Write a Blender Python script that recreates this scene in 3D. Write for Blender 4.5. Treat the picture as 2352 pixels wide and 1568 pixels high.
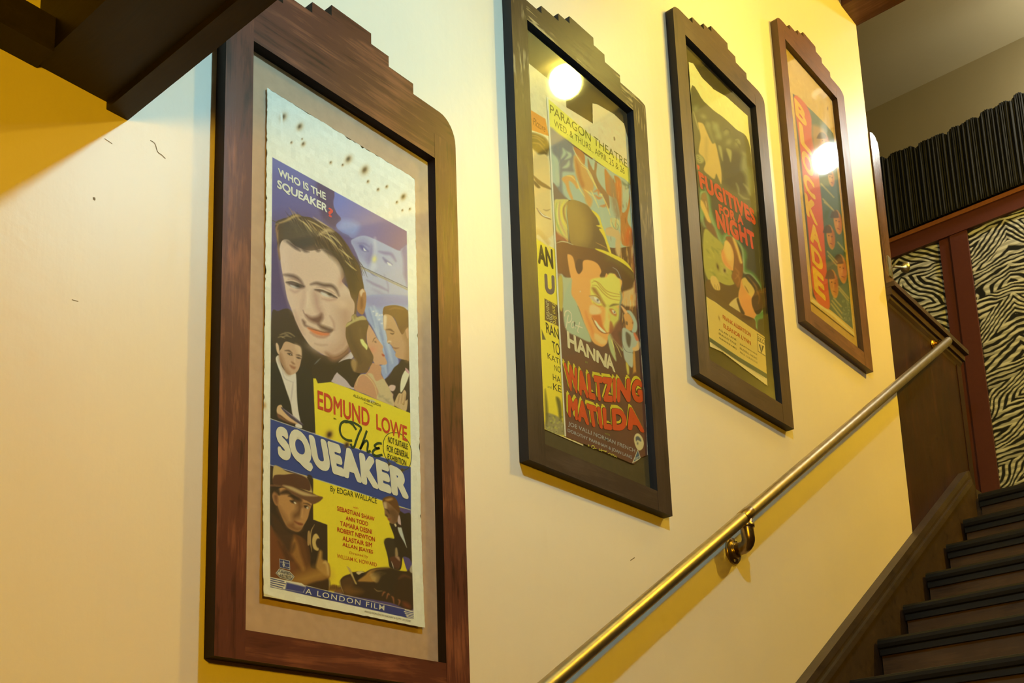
import bpy, bmesh, math, random
import numpy as np
from mathutils import Vector, Matrix
random.seed(7)
RNG = np.random.default_rng(7)
SC = bpy.context.scene
COL = SC.collection
for o in list(bpy.data.objects):
    bpy.data.objects.remove(o)

# ------------------------------------------------------------------ camera
# metres: x runs up the stairs along the poster wall, the wall is the plane y = 0, z is up
CAM = np.array([-0.3763186, -1.6215722, -0.6137162])
ROT = np.array([[0.61031092, -0.13138419, -0.78119061],
                [-0.79057795, -0.16335318, -0.59017137],
                [-0.05007078, 0.97778010, -0.20356567]])
FPX, CX, CY = 2591.4452, 1376.6388, 1482.0408
cd = bpy.data.cameras.new('camera')
cam = bpy.data.objects.new('camera', cd)
COL.objects.link(cam)
m = Matrix.Identity(4)
for i in range(3):
    for j in range(3):
        m[i][j] = float(ROT[i, j])
    m[i][3] = float(CAM[i])
cam.matrix_world = m
cd.sensor_fit = 'HORIZONTAL'
cd.sensor_width = 36.0
cd.lens = FPX / 2352.0 * 36.0
cd.shift_x = -(CX - 1176.0) / 2352.0
cd.shift_y = (CY - 784.0) / 2352.0
cd.clip_start = 0.02
SC.camera = cam

# ------------------------------------------------------------------ view, world, light
SC.view_settings.view_transform = 'Standard'
SC.view_settings.look = 'None'
SC.view_settings.gamma = 1.0
SC.view_settings.exposure = 0.09
SC.view_settings.use_curve_mapping = False
SC.cycles.use_denoising = True
SC.cycles.caustics_reflective = False
SC.cycles.caustics_refractive = False
SC.cycles.sample_clamp_indirect = 6.0
SC.cycles.use_adaptive_sampling = True
SC.cycles.adaptive_threshold = 0.09
SC.cycles.adaptive_min_samples = 20
SC.cycles.max_bounces = 6
SC.cycles.diffuse_bounces = 3
SC.cycles.glossy_bounces = 3
SC.cycles.transparent_max_bounces = 6
W = bpy.data.worlds.new('hall_dusk')
SC.world = W
W.use_nodes = True
W.node_tree.nodes['Background'].inputs[0].default_value = (1.0, 0.62, 0.25, 1)
W.node_tree.nodes['Background'].inputs[1].default_value = 0.05
LAMP_A = dict(pos=(1.05, -1.15, 1.375), r=0.034, col=(0.46, 0.86, 1.0), s=1100.0)
LAMP_B = dict(pos=(2.57, -0.665, 2.317), r=0.058, col=(1.0, 0.87, 0.20), s=110.0)
LAMP_C = dict(pos=(5.50, -0.915, 3.655), r=0.045, col=(0.94, 1.0, 0.93), s=260.0, sz=1.9)
LAMP_E = dict(pos=(5.45, -0.76, 3.60), r=0.030, col=(0.94, 1.0, 0.93), s=260.0, sz=2.2)
FILL_D = dict(pos=(-0.15, -2.34, 0.36), r=0.13, col=(1.0, 0.56, 0.006), s=172.0)  # added warm fill for the left wall below the beam
FILL_F = dict(pos=(4.02, -2.30, 3.0), r=0.09, col=(1.0, 0.685, 0.045), s=800.0)  # added warm fill for the lower right of the poster wall


def srgb(r, g, b):
    v = []
    for c in (r, g, b):
        c /= 255.0
        v.append(c / 12.92 if c <= 0.04045 else ((c + 0.055) / 1.055) ** 2.4)
    return tuple(v)


def PX(px, py, ax, val):
    """where the sight line through a photo pixel meets the plane axis[ax] = val"""
    d = ROT @ np.array([(px - CX) / FPX, -(py - CY) / FPX, -1.0])
    return CAM + d * ((val - CAM[ax]) / d[ax])


# ------------------------------------------------------------------ object helpers
def tag(o, label=None, cat=None, group=None, kind=None):
    if label: o['label'] = label
    if cat: o['category'] = cat
    if group: o['group'] = group
    if kind: o['kind'] = kind
    return o


def empty(name, loc, label, cat, group=None, kind=None):
    o = bpy.data.objects.new(name, None)
    o.empty_display_size = 0.05
    o.location = loc
    COL.objects.link(o)
    return tag(o, label, cat, group, kind)


def link(name, me, mat=None, parent=None):
    o = bpy.data.objects.new(name, me)
    COL.objects.link(o)
    if mat is not None:
        me.materials.clear()
        me.materials.append(mat)
    if parent is not None:
        o.parent = parent
        P = Vector((0, 0, 0))
        q = parent
        while q is not None:
            P += q.location
            q = q.parent
        o.location = -P          # meshes are written in room coordinates
    return o


def from_bm(name, bm, mat, parent=None, smooth=False):
    bmesh.ops.recalc_face_normals(bm, faces=bm.faces)
    me = bpy.data.meshes.new(name)
    bm.to_mesh(me)
    bm.free()
    if smooth:
        for p in me.polygons: p.use_smooth = True
    return link(name, me, mat, parent)


def bevel_all(bm, w, seg=2):
    if w > 0:
        es = [e for e in bm.edges if len(e.link_faces) == 2 and e.calc_face_angle(0) > 0.5]
        bmesh.ops.bevel(bm, geom=es, offset=w, segments=seg, affect='EDGES', profile=0.6, clamp_overlap=True)


def bm_box(x0, x1, y0, y1, z0, z1, bev=0.0, bm=None):
    own = bm is None
    b2 = bmesh.new()
    v = [b2.verts.new(p) for p in ((x0, y0, z0), (x1, y0, z0), (x1, y1, z0), (x0, y1, z0),
                                   (x0, y0, z1), (x1, y0, z1), (x1, y1, z1), (x0, y1, z1))]
    for f in ((0, 3, 2, 1), (4, 5, 6, 7), (0, 1, 5, 4), (1, 2, 6, 5), (2, 3, 7, 6), (3, 0, 4, 7)):
        b2.faces.new([v[i] for i in f])
    bevel_all(b2, bev)
    if own:
        return b2
    me = bpy.data.meshes.new('tmp'); b2.to_mesh(me); b2.free(); bm.from_mesh(me); bpy.data.meshes.remove(me)
    return bm


def box(name, x0, x1, y0, y1, z0, z1, mat, parent=None, bev=0.0):
    return from_bm(name, bm_box(x0, x1, y0, y1, z0, z1, bev), mat, parent)


def prism(name, pts, a0, a1, mat, parent=None, axis='y', bev=0.0):
    """polygon pts extruded along axis: 'y' -> pts are (x, z); 'x' -> pts are (y, z)"""
    bm = bmesh.new()
    mk = (lambda p, a: (p[0], a, p[1])) if axis == 'y' else (lambda p, a: (a, p[0], p[1]))
    lo = [bm.verts.new(mk(p, a0)) for p in pts]
    hi = [bm.verts.new(mk(p, a1)) for p in pts]
    bm.faces.new(lo)
    bm.faces.new(hi[::-1])
    n = len(pts)
    for i in range(n):
        bm.faces.new((lo[i], hi[i], hi[(i + 1) % n], lo[(i + 1) % n]))
    bevel_all(bm, bev)
    return from_bm(name, bm, mat, parent)


def tube(name, path, r, mat, parent=None, seg=20, caps=True):
    bm = bmesh.new()
    path = [Vector(p) for p in path]
    rs = r if isinstance(r, (list, tuple)) else [r] * len(path)
    rings = []
    t0 = (path[1] - path[0]).normalized()
    up = Vector((0, 0, 1)) if abs(t0.z) < 0.9 else Vector((1, 0, 0))
    n = t0.cross(up).normalized()
    for i, p in enumerate(path):
        if i == 0: t = path[1] - path[0]
        elif i == len(path) - 1: t = path[-1] - path[-2]
        else: t = path[i + 1] - path[i - 1]
        if t.length < 1e-9: t = t0
        t.normalize()
        n = (n - t * n.dot(t)).normalized()
        b = t.cross(n)
        rings.append([bm.verts.new(p + (n * math.cos(a) + b * math.sin(a)) * rs[i])
                      for a in (2 * math.pi * k / seg for k in range(seg))])
    for a, b in zip(rings, rings[1:]):
        for k in range(seg):
            bm.faces.new((a[k], a[(k + 1) % seg], b[(k + 1) % seg], b[k]))
    if caps:
        bm.faces.new(rings[0][::-1])
        bm.faces.new(rings[-1])
    return from_bm(name, bm, mat, parent, True)


def sphere(name, c, r, mat, parent=None, sz=1.0):
    bm = bmesh.new()
    bmesh.ops.create_uvsphere(bm, u_segments=18, v_segments=10, radius=r)
    for v in bm.verts:
        v.co = Vector((v.co.x, v.co.y, v.co.z * sz)) + Vector(c)
    return from_bm(name, bm, mat, parent, True)


# ------------------------------------------------------------------ materials
def new_mat(name):
    mt = bpy.data.materials.new(name)
    mt.use_nodes = True
    nt = mt.node_tree
    return mt, nt, nt.nodes['Principled BSDF']


def nd(nt, typ, **kw):
    n = nt.nodes.new(typ)
    for k, v in kw.items():
        setattr(n, k, v)
    return n


def ramp(nt, stops, interp='LINEAR'):
    r = nd(nt, 'ShaderNodeValToRGB')
    r.color_ramp.interpolation = interp
    e = r.color_ramp.elements
    while len(e) < len(stops): e.new(0.5)
    for k, (p, c) in enumerate(stops):
        e[k].position = p
        e[k].color = (*c, 1) if len(c) == 3 else c
    return r


def flat(name, col, rough=0.6, metal=0.0, spec=0.5):
    mt, nt, b = new_mat(name)
    tc = nd(nt, 'ShaderNodeTexCoord')
    no = nd(nt, 'ShaderNodeTexNoise')
    no.inputs['Scale'].default_value = 60
    no.inputs['Detail'].default_value = 4
    nt.links.new(tc.outputs['Object'], no.inputs['Vector'])
    r = ramp(nt, [(0.3, tuple(c * 0.93 for c in col)), (0.7, tuple(min(1, c * 1.05) for c in col))])
    nt.links.new(no.outputs['Fac'], r.inputs[0])
    nt.links.new(r.outputs[0], b.inputs['Base Color'])
    b.inputs['Roughness'].default_value = rough
    b.inputs['Metallic'].default_value = metal
    b.inputs['Specular IOR Level'].default_value = spec
    return mt


def paint_wall(name, col, rough=0.36):
    mt, nt, b = new_mat(name)
    tc = nd(nt, 'ShaderNodeTexCoord')
    n1 = nd(nt, 'ShaderNodeTexNoise'); n1.inputs['Scale'].default_value = 1.7; n1.inputs['Detail'].default_value = 5
    n2 = nd(nt, 'ShaderNodeTexNoise'); n2.inputs['Scale'].default_value = 34; n2.inputs['Detail'].default_value = 8
    mp = nd(nt, 'ShaderNodeMapping'); mp.inputs['Scale'].default_value = (3.2, 1, 0.5)
    n3 = nd(nt, 'ShaderNodeTexNoise'); n3.inputs['Scale'].default_value = 9; n3.inputs['Detail'].default_value = 4
    for n in (n1, n2): nt.links.new(tc.outputs['Object'], n.inputs['Vector'])
    nt.links.new(tc.outputs['Object'], mp.inputs[0]); nt.links.new(mp.outputs[0], n3.inputs['Vector'])
    r = ramp(nt, [(0.25, tuple(c * 0.955 for c in col)), (0.75, tuple(min(1, c * 1.03) for c in col))])
    nt.links.new(n1.outputs['Fac'], r.inputs[0])
    # faint grime in the upright brush marks
    g = ramp(nt, [(0.62, (0, 0, 0)), (0.9, (1, 1, 1))])
    nt.links.new(n3.outputs['Fac'], g.inputs[0])
    mx = nd(nt, 'ShaderNodeMix', data_type='RGBA', blend_type='MULTIPLY')
    sc = nd(nt, 'ShaderNodeMath', operation='MULTIPLY'); sc.inputs[1].default_value = 0.25
    nt.links.new(g.outputs[0], sc.inputs[0]); nt.links.new(sc.outputs[0], mx.inputs[0])
    nt.links.new(r.outputs[0], mx.inputs[6]); mx.inputs[7].default_value = (0.86, 0.82, 0.74, 1)
    nt.links.new(mx.outputs[2], b.inputs['Base Color'])
    b.inputs['Roughness'].default_value = rough
    ad = nd(nt, 'ShaderNodeMath', operation='ADD')
    nt.links.new(n2.outputs['Fac'], ad.inputs[0]); nt.links.new(n3.outputs['Fac'], ad.inputs[1])
    bp = nd(nt, 'ShaderNodeBump'); bp.inputs['Strength'].default_value = 0.16; bp.inputs['Distance'].default_value = 0.004
    nt.links.new(ad.outputs[0], bp.inputs['Height'])
    nt.links.new(bp.outputs[0], b.inputs['Normal'])
    return mt


def wood(name, dark, mid, light, axis='z', rough=0.34, grain=1.0, scuff=None, knots=0.5, off=0.0, spec=0.28):
    """varnished timber: long grain along axis, blotchy stain, a few knots, optional pale scratches"""
    mt, nt, b = new_mat(name)
    L = nt.links.new
    tc = nd(nt, 'ShaderNodeTexCoord')
    mp = nd(nt, 'ShaderNodeMapping')
    k = 0.09
    mp.inputs['Scale'].default_value = {'x': (k, 1, 1), 'y': (1, k, 1), 'z': (1, 1, k)}[axis]
    mp.inputs['Location'].default_value = (off, off * 0.7, off * 1.3)
    L(tc.outputs['Object'], mp.inputs[0])
    # warp
    w = nd(nt, 'ShaderNodeTexNoise'); w.inputs['Scale'].default_value = 9; w.inputs['Detail'].default_value = 2
    L(mp.outputs[0], w.inputs['Vector'])
    wm = nd(nt, 'ShaderNodeVectorMath', operation='MULTIPLY_ADD')
    L(w.outputs['Color'], wm.inputs[0]); wm.inputs[1].default_value = (0.06, 0.06, 0.06); L(mp.outputs[0], wm.inputs[2])
    g1 = nd(nt, 'ShaderNodeTexNoise'); g1.inputs['Scale'].default_value = 55 * grain; g1.inputs['Detail'].default_value = 7
    g1.inputs['Roughness'].default_value = 0.62
    L(wm.outputs[0], g1.inputs['Vector'])
    g2 = nd(nt, 'ShaderNodeTexNoise'); g2.inputs['Scale'].default_value = 260 * grain; g2.inputs['Detail'].default_value = 3
    L(wm.outputs[0], g2.inputs['Vector'])
    bl = nd(nt, 'ShaderNodeTexNoise'); bl.inputs['Scale'].default_value = 5.0; bl.inputs['Detail'].default_value = 4
    L(tc.outputs['Object'], bl.inputs['Vector'])
    s1 = nd(nt, 'ShaderNodeMath', operation='MULTIPLY_ADD'); L(g2.outputs['Fac'], s1.inputs[0]); s1.inputs[1].default_value = 0.28; L(g1.outputs['Fac'], s1.inputs[2])
    s2 = nd(nt, 'ShaderNodeMath', operation='MULTIPLY_ADD'); L(bl.outputs['Fac'], s2.inputs[0]); s2.inputs[1].default_value = 0.9; L(s1.outputs[0], s2.inputs[2])
    r = ramp(nt, [(0.72, dark), (0.98, mid), (1.25 / 1.3, mid), (1.0, light)])
    e = r.color_ramp.elements
    e[0].position, e[1].position, e[2].position, e[3].position = 0.28, 0.48, 0.58, 0.80
    dv = nd(nt, 'ShaderNodeMath', operation='MULTIPLY_ADD'); L(s2.outputs[0], dv.inputs[0]); dv.inputs[1].default_value = 1.0; dv.inputs[2].default_value = -0.56
    L(dv.outputs[0], r.inputs[0])
    col = r.outputs[0]
    if knots:
        mk = nd(nt, 'ShaderNodeMapping')
        mk.inputs['Scale'].default_value = {'x': (0.5, 1, 1), 'y': (1, 0.5, 1), 'z': (1, 1, 0.5)}[axis]
        mk.inputs['Location'].default_value = (off * 3.1 + 0.37, 0.2, off + 0.11)
        L(tc.outputs['Object'], mk.inputs[0])
        vo = nd(nt, 'ShaderNodeTexVoronoi'); vo.inputs['Scale'].default_value = 4.2
        L(mk.outputs[0], vo.inputs['Vector'])
        kr = ramp(nt, [(0.0, (1, 1, 1)), (0.045, (0.75, 0.75, 0.75)), (0.075, (0, 0, 0))])
        L(vo.outputs['Distance'], kr.inputs[0])
        km = nd(nt, 'ShaderNodeMath', operation='MULTIPLY'); L(kr.outputs[0], km.inputs[0]); km.inputs[1].default_value = knots
        mx = nd(nt, 'ShaderNodeMix', data_type='RGBA'); L(km.outputs[0], mx.inputs[0]); L(col, mx.inputs[6])
        mx.inputs[7].default_value = (dark[0] * 0.35, dark[1] * 0.35, dark[2] * 0.35, 1)
        col = mx.outputs[2]
    if scuff:
        ms = nd(nt, 'ShaderNodeMapping')
        ms.inputs['Scale'].default_value = {'x': (0.12, 1, 1), 'y': (1, 0.12, 1), 'z': (1, 1, 0.12)}[axis]
        L(tc.outputs['Object'], ms.inputs[0])
        sn = nd(nt, 'ShaderNodeTexNoise'); sn.inputs['Scale'].default_value = 120; sn.inputs['Detail'].default_value = 2
        L(ms.outputs[0], sn.inputs['Vector'])
        bn = nd(nt, 'ShaderNodeTexNoise'); bn.inputs['Scale'].default_value = 7; bn.inputs['Detail'].default_value = 3
        L(tc.outputs['Object'], bn.inputs['Vector'])
        sr = ramp(nt, [(0.55, (0, 0, 0)), (0.66, (1, 1, 1))]); L(sn.outputs['Fac'], sr.inputs[0])
        br = ramp(nt, [(0.47, (0, 0, 0)), (0.60, (1, 1, 1))]); L(bn.outputs['Fac'], br.inputs[0])
        # worn mostly on the upper part, where hands and dusters reach
        sx = nd(nt, 'ShaderNodeSeparateXYZ'); L(tc.outputs['Object'], sx.inputs[0])
        hr = nd(nt, 'ShaderNodeMapRange'); L(sx.outputs['Z'], hr.inputs[0])
        hr.inputs[1].default_value = scuff[1]; hr.inputs[2].default_value = scuff[2]
        m1 = nd(nt, 'ShaderNodeMath', operation='MULTIPLY'); L(sr.outputs[0], m1.inputs[0]); L(br.outputs[0], m1.inputs[1])
        m2 = nd(nt, 'ShaderNodeMath', operation='MULTIPLY'); L(m1.outputs[0], m2.inputs[0]); L(hr.outputs[0], m2.inputs[1])
        mx = nd(nt, 'ShaderNodeMix', data_type='RGBA'); L(m2.outputs[0], mx.inputs[0]); L(col, mx.inputs[6])
        mx.inputs[7].default_value = (*scuff[0], 1)
        col = mx.outputs[2]
    L(col, b.inputs['Base Color'])
    rr = nd(nt, 'ShaderNodeMapRange'); L(g1.outputs['Fac'], rr.inputs[0])
    rr.inputs[3].default_value = rough - 0.06; rr.inputs[4].default_value = rough + 0.14
    L(rr.outputs[0], b.inputs['Roughness'])
    b.inputs['Specular IOR Level'].default_value = spec
    bp = nd(nt, 'ShaderNodeBump'); bp.inputs['Strength'].default_value = 0.18; bp.inputs['Distance'].default_value = 0.002
    L(s1.outputs[0], bp.inputs['Height']); L(bp.outputs[0], b.inputs['Normal'])
    return mt


def metal(name, c1, c2, rough=0.28):
    mt, nt, b = new_mat(name)
    tc = nd(nt, 'ShaderNodeTexCoord')
    no = nd(nt, 'ShaderNodeTexNoise'); no.inputs['Scale'].default_value = 26; no.inputs['Detail'].default_value = 6
    nt.links.new(tc.outputs['Object'], no.inputs['Vector'])
    r = ramp(nt, [(0.35, c1), (0.65, c2)])
    nt.links.new(no.outputs['Fac'], r.inputs[0]); nt.links.new(r.outputs[0], b.inputs['Base Color'])
    rr = nd(nt, 'ShaderNodeMapRange'); nt.links.new(no.outputs['Fac'], rr.inputs[0])
    rr.inputs[3].default_value = rough + 0.1; rr.inputs[4].default_value = rough - 0.06
    nt.links.new(rr.outputs[0], b.inputs['Roughness'])
    b.inputs['Metallic'].default_value = 1.0
    return mt


def glow(name, col, s):
    mt, nt, b = new_mat(name)
    b.inputs['Base Color'].default_value = (*col, 1)
    b.inputs['Emission Color'].default_value = (*col, 1)
    b.inputs['Emission Strength'].default_value = s
    return mt


def glass_pane(name):
    """thin sheet glass: clear, with the sheen growing towards grazing angles"""
    mt, nt, b = new_mat(name)
    nt.nodes.remove(b)
    out = nt.nodes['Material Output']
    tr = nd(nt, 'ShaderNodeBsdfTransparent'); tr.inputs[0].default_value = (0.975, 0.985, 0.98, 1)
    gl = nd(nt, 'ShaderNodeBsdfGlossy'); gl.inputs['Roughness'].default_value = 0.045
    tc = nd(nt, 'ShaderNodeTexCoord')
    no = nd(nt, 'ShaderNodeTexNoise'); no.inputs['Scale'].default_value = 3.0
    nt.links.new(tc.outputs['Object'], no.inputs['Vector'])
    bp = nd(nt, 'ShaderNodeBump'); bp.inputs['Strength'].default_value = 0.03; bp.inputs['Distance'].default_value = 0.01
    nt.links.new(no.outputs['Fac'], bp.inputs['Height']); nt.links.new(bp.outputs[0], gl.inputs['Normal'])
    fr = nd(nt, 'ShaderNodeFresnel')
    ge = nd(nt, 'ShaderNodeNewGeometry')
    io = nd(nt, 'ShaderNodeMapRange')                # the same sheen seen from either face of the sheet
    io.inputs[3].default_value = 1.52; io.inputs[4].default_value = 1 / 1.52
    nt.links.new(ge.outputs['Backfacing'], io.inputs[0]); nt.links.new(io.outputs[0], fr.inputs[0])
    mx = nd(nt, 'ShaderNodeMixShader')
    nt.links.new(fr.outputs[0], mx.inputs[0]); nt.links.new(tr.outputs[0], mx.inputs[1]); nt.links.new(gl.outputs[0], mx.inputs[2])
    nt.links.new(mx.outputs[0], out.inputs[0])
    return mt


def ink_mat(name, rough=0.55):
    """printed paper: the ink colours are stored with the sheet"""
    mt, nt, b = new_mat(name)
    at = nd(nt, 'ShaderNodeVertexColor'); at.layer_name = 'ink'
    tc = nd(nt, 'ShaderNodeTexCoord')
    no = nd(nt, 'ShaderNodeTexNoise'); no.inputs['Scale'].default_value = 420; no.inputs['Detail'].default_value = 2
    nt.links.new(tc.outputs['Object'], no.inputs['Vector'])
    r = ramp(nt, [(0.3, (0.93, 0.93, 0.92)), (0.7, (1, 1, 1))])
    nt.links.new(no.outputs['Fac'], r.inputs[0])
    mx = nd(nt, 'ShaderNodeMix', data_type='RGBA', blend_type='MULTIPLY'); mx.inputs[0].default_value = 1
    nt.links.new(at.outputs[0], mx.inputs[6]); nt.links.new(r.outputs[0], mx.inputs[7])
    nt.links.new(mx.outputs[2], b.inputs['Base Color'])
    b.inputs['Roughness'].default_value = rough
    b.inputs['Specular IOR Level'].default_value = 0.25
    return mt


M = {}
M['wall'] = paint_wall('cream_yellow_paint', (0.82, 0.69, 0.55), 0.43)
M['wall_dark'] = paint_wall('olive_brown_paint', (0.15, 0.12, 0.065), 0.33)
M['wall_brown'] = paint_wall('deep_brown_paint', (0.055, 0.036, 0.026), 0.5)
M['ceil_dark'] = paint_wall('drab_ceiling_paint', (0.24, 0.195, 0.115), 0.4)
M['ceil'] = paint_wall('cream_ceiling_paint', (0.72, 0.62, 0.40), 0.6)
M['beam'] = wood('dark_stained_beam', (0.012, 0.007, 0.004), (0.022, 0.013, 0.008), (0.034, 0.021, 0.013), 'y', 0.5, 1, None, 0.2)
M['redbeam'] = wood('red_brown_beam', (0.055, 0.022, 0.014), (0.10, 0.042, 0.026), (0.15, 0.07, 0.045), 'y', 0.42, 1, None, 0.2)
M['f1z'] = wood('red_pine_upright', (0.038, 0.013, 0.008), (0.105, 0.032, 0.020), (0.24, 0.080, 0.040), 'z', 0.34, 0.9, None, 1.0, 0.3, 0.18)
M['f1x'] = wood('red_pine_rail', (0.038, 0.013, 0.008), (0.100, 0.030, 0.018), (0.23, 0.076, 0.038), 'x', 0.34, 0.9, None, 0.8, 1.7, 0.18)
M['f2z'] = wood('black_brown_upright', (0.026, 0.015, 0.012), (0.047, 0.027, 0.022), (0.066, 0.040, 0.033), 'z', 0.36, 1, ((0.40, 0.31, 0.18), 1.1, 1.6), 0.3, 0.9, 0.15)
M['f2x'] = wood('black_brown_rail', (0.026, 0.015, 0.012), (0.047, 0.027, 0.022), (0.066, 0.040, 0.033), 'x', 0.36, 1, ((0.44, 0.34, 0.19), 1.2, 1.6), 0.3, 2.9, 0.15)
M['f3z'] = wood('umber_upright', (0.048, 0.026, 0.017), (0.084, 0.046, 0.029), (0.115, 0.066, 0.042), 'z', 0.40, 1, None, 0.2, 4.1)
M['f3x'] = wood('umber_rail', (0.048, 0.026, 0.017), (0.084, 0.046, 0.029), (0.115, 0.066, 0.042), 'x', 0.40, 1, None, 0.2, 5.2)
M['f4z'] = wood('chestnut_upright', (0.085, 0.034, 0.018), (0.15, 0.062, 0.032), (0.22, 0.098, 0.052), 'z', 0.38, 1, None, 0.2, 6.6)
M['f4x'] = wood('chestnut_rail', (0.085, 0.034, 0.018), (0.15, 0.062, 0.032), (0.22, 0.098, 0.052), 'x', 0.38, 1, None, 0.2, 7.1)
M['e1'] = flat('edge_stain_red', (0.020, 0.009, 0.006), 0.6, 0, 0.2)
M['e2'] = flat('edge_stain_slate', (0.022, 0.018, 0.020), 0.5, 0, 0.25)
M['e3'] = flat('edge_stain_umber', (0.022, 0.015, 0.013), 0.5, 0, 0.25)
M['e4'] = flat('edge_stain_chestnut', (0.075, 0.034, 0.019), 0.35)
M['kraft'] = flat('kraft_board', (0.62, 0.41, 0.29), 0.8, 0, 0.2)
M['mat2'] = flat('olive_brown_board', (0.105, 0.075, 0.036), 0.75, 0, 0.2)
M['mat3'] = flat('dark_olive_board', (0.085, 0.066, 0.030), 0.75, 0, 0.2)
M['mat4'] = flat('honey_board', (0.60, 0.36, 0.12), 0.7, 0, 0.2)
M['glass'] = glass_pane('picture_glass')
M['stair'] = wood('worn_stair_tread', (0.034, 0.018, 0.010), (0.066, 0.035, 0.018), (0.11, 0.058, 0.028), 'y', 0.42, 0.7, None, 0.2, 1.1)
M['riser'] = wood('dark_riser', (0.026, 0.014, 0.009), (0.045, 0.025, 0.015), (0.068, 0.038, 0.022), 'y', 0.5, 0.7, None, 0.0, 2.2)
M['nose'] = flat('nosing_shade_black', (0.010, 0.008, 0.008), 0.5, 0, 0.3)
M['riserb'] = wood('brown_riser', (0.045, 0.023, 0.012), (0.085, 0.044, 0.021), (0.125, 0.066, 0.032), 'y', 0.5, 0.7, None, 0.0, 2.8)
M['string'] = wood('stringer_timber', (0.030, 0.019, 0.015), (0.054, 0.035, 0.027), (0.078, 0.052, 0.039), 'x', 0.40, 0.8, None, 0.0, 3.3)
M['panel'] = wood('panelling_timber', (0.020, 0.008, 0.006), (0.036, 0.014, 0.010), (0.062, 0.024, 0.016), 'z', 0.42, 0.6, None, 0.2, 4.4, 0.12)
M['cap'] = wood('panel_cap_timber', (0.030, 0.016, 0.013), (0.055, 0.030, 0.024), (0.085, 0.048, 0.038), 'x', 0.34, 0.8, None, 0.0, 5.5)
M['door'] = flat('oxblood_paint', (0.088, 0.024, 0.018), 0.38)
M['doorlip'] = flat('red_brown_lip', (0.24, 0.085, 0.035), 0.4)
M['brass'] = metal('aged_brass', (0.34, 0.27, 0.17), (0.43, 0.34, 0.21), 0.38)
M['brassd'] = metal('dark_brass', (0.20, 0.13, 0.06), (0.36, 0.25, 0.12), 0.28)
M['gold'] = metal('bright_brass', (0.75, 0.44, 0.10), (0.95, 0.62, 0.18), 0.22)
M['steel'] = metal('dull_steel', (0.36, 0.35, 0.32), (0.55, 0.54, 0.50), 0.35)
M['curtain'] = flat('charcoal_cloth', (0.019, 0.018, 0.017), 0.9, 0, 0.15)
M['print'] = ink_mat('printed_paper')
M['white'] = flat('white_enamel', (0.75, 0.74, 0.70), 0.4)

# ------------------------------------------------------------------ the room
def struct(o):
    o['kind'] = 'structure'
    return o


WX = 3.912          # where the poster wall ends
XB = 5.80           # face of the doors across the top landing
LZ = 1.038          # top landing
struct(box('wall_left', -3.2, WX, 0.0, 0.16, -2.3, 4.6, M['wall']))
struct(box('wall_right', -3.2, 6.2, -2.62, -2.5, -2.3, 4.6, M['wall_brown']))
struct(box('wall_front', -3.3, -3.2, -2.62, 0.16, -2.3, 4.6, M['wall_dark']))
struct(box('wall_back', XB + 0.06, XB + 0.2, -2.62, 1.7, -0.2, 4.6, M['wall_dark']))
struct(box('wall_landing', WX, XB + 0.06, 1.5, 1.6, -0.2, 4.6, M['wall_dark']))
struct(box('floor', -3.2, 0.9, -2.5, 0.0, -2.2, -2.1, M['stair']))
fl = struct(prism('floor_landing', [(4.70, LZ - 0.12), (XB + 0.06, LZ - 0.12), (XB + 0.06, LZ - 0.005), (4.70, LZ - 0.005)], -2.5, 1.5, M['stair']))
struct(box('floor_passage', WX, 4.70, 0.075, 1.5, LZ - 0.12, LZ - 0.005, M['stair']))
# raked ceiling that follows the stairs, then the flat ceiling over the landing
rk = lambda x: 2.796 + 0.639 * (x - 3.194)
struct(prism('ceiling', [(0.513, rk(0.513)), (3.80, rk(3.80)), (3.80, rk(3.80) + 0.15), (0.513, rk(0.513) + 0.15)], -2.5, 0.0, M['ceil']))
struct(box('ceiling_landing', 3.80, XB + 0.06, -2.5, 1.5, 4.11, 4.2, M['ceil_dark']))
struct(box('ceiling_lower', -3.2, 0.37, -2.5, 0.0, 0.93, 1.0, M['beam']))
# red-brown beam where the rake stops
struct(box('trim_1', 3.765, 3.921, -2.5, 0.0, 3.078, 3.40, M['redbeam'], None, 0.004))
# heavy dark beam across the lower hall, its edge strip and the ledger on the wall
tb = struct(box('trim_2', 0.361, 0.505, -2.5, 0.0, 0.704, 1.02, M['beam'], None, 0.002))
st = box('edge_strip', 0.478, 0.516, -2.5, 0.0, 0.690, 1.03, M['beam'], tb, 0.003)
struct(box('trim_3', -3.2, 0.361, -0.055, 0.0, 0.698, 0.76, M['beam'], None, 0.003))

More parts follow.
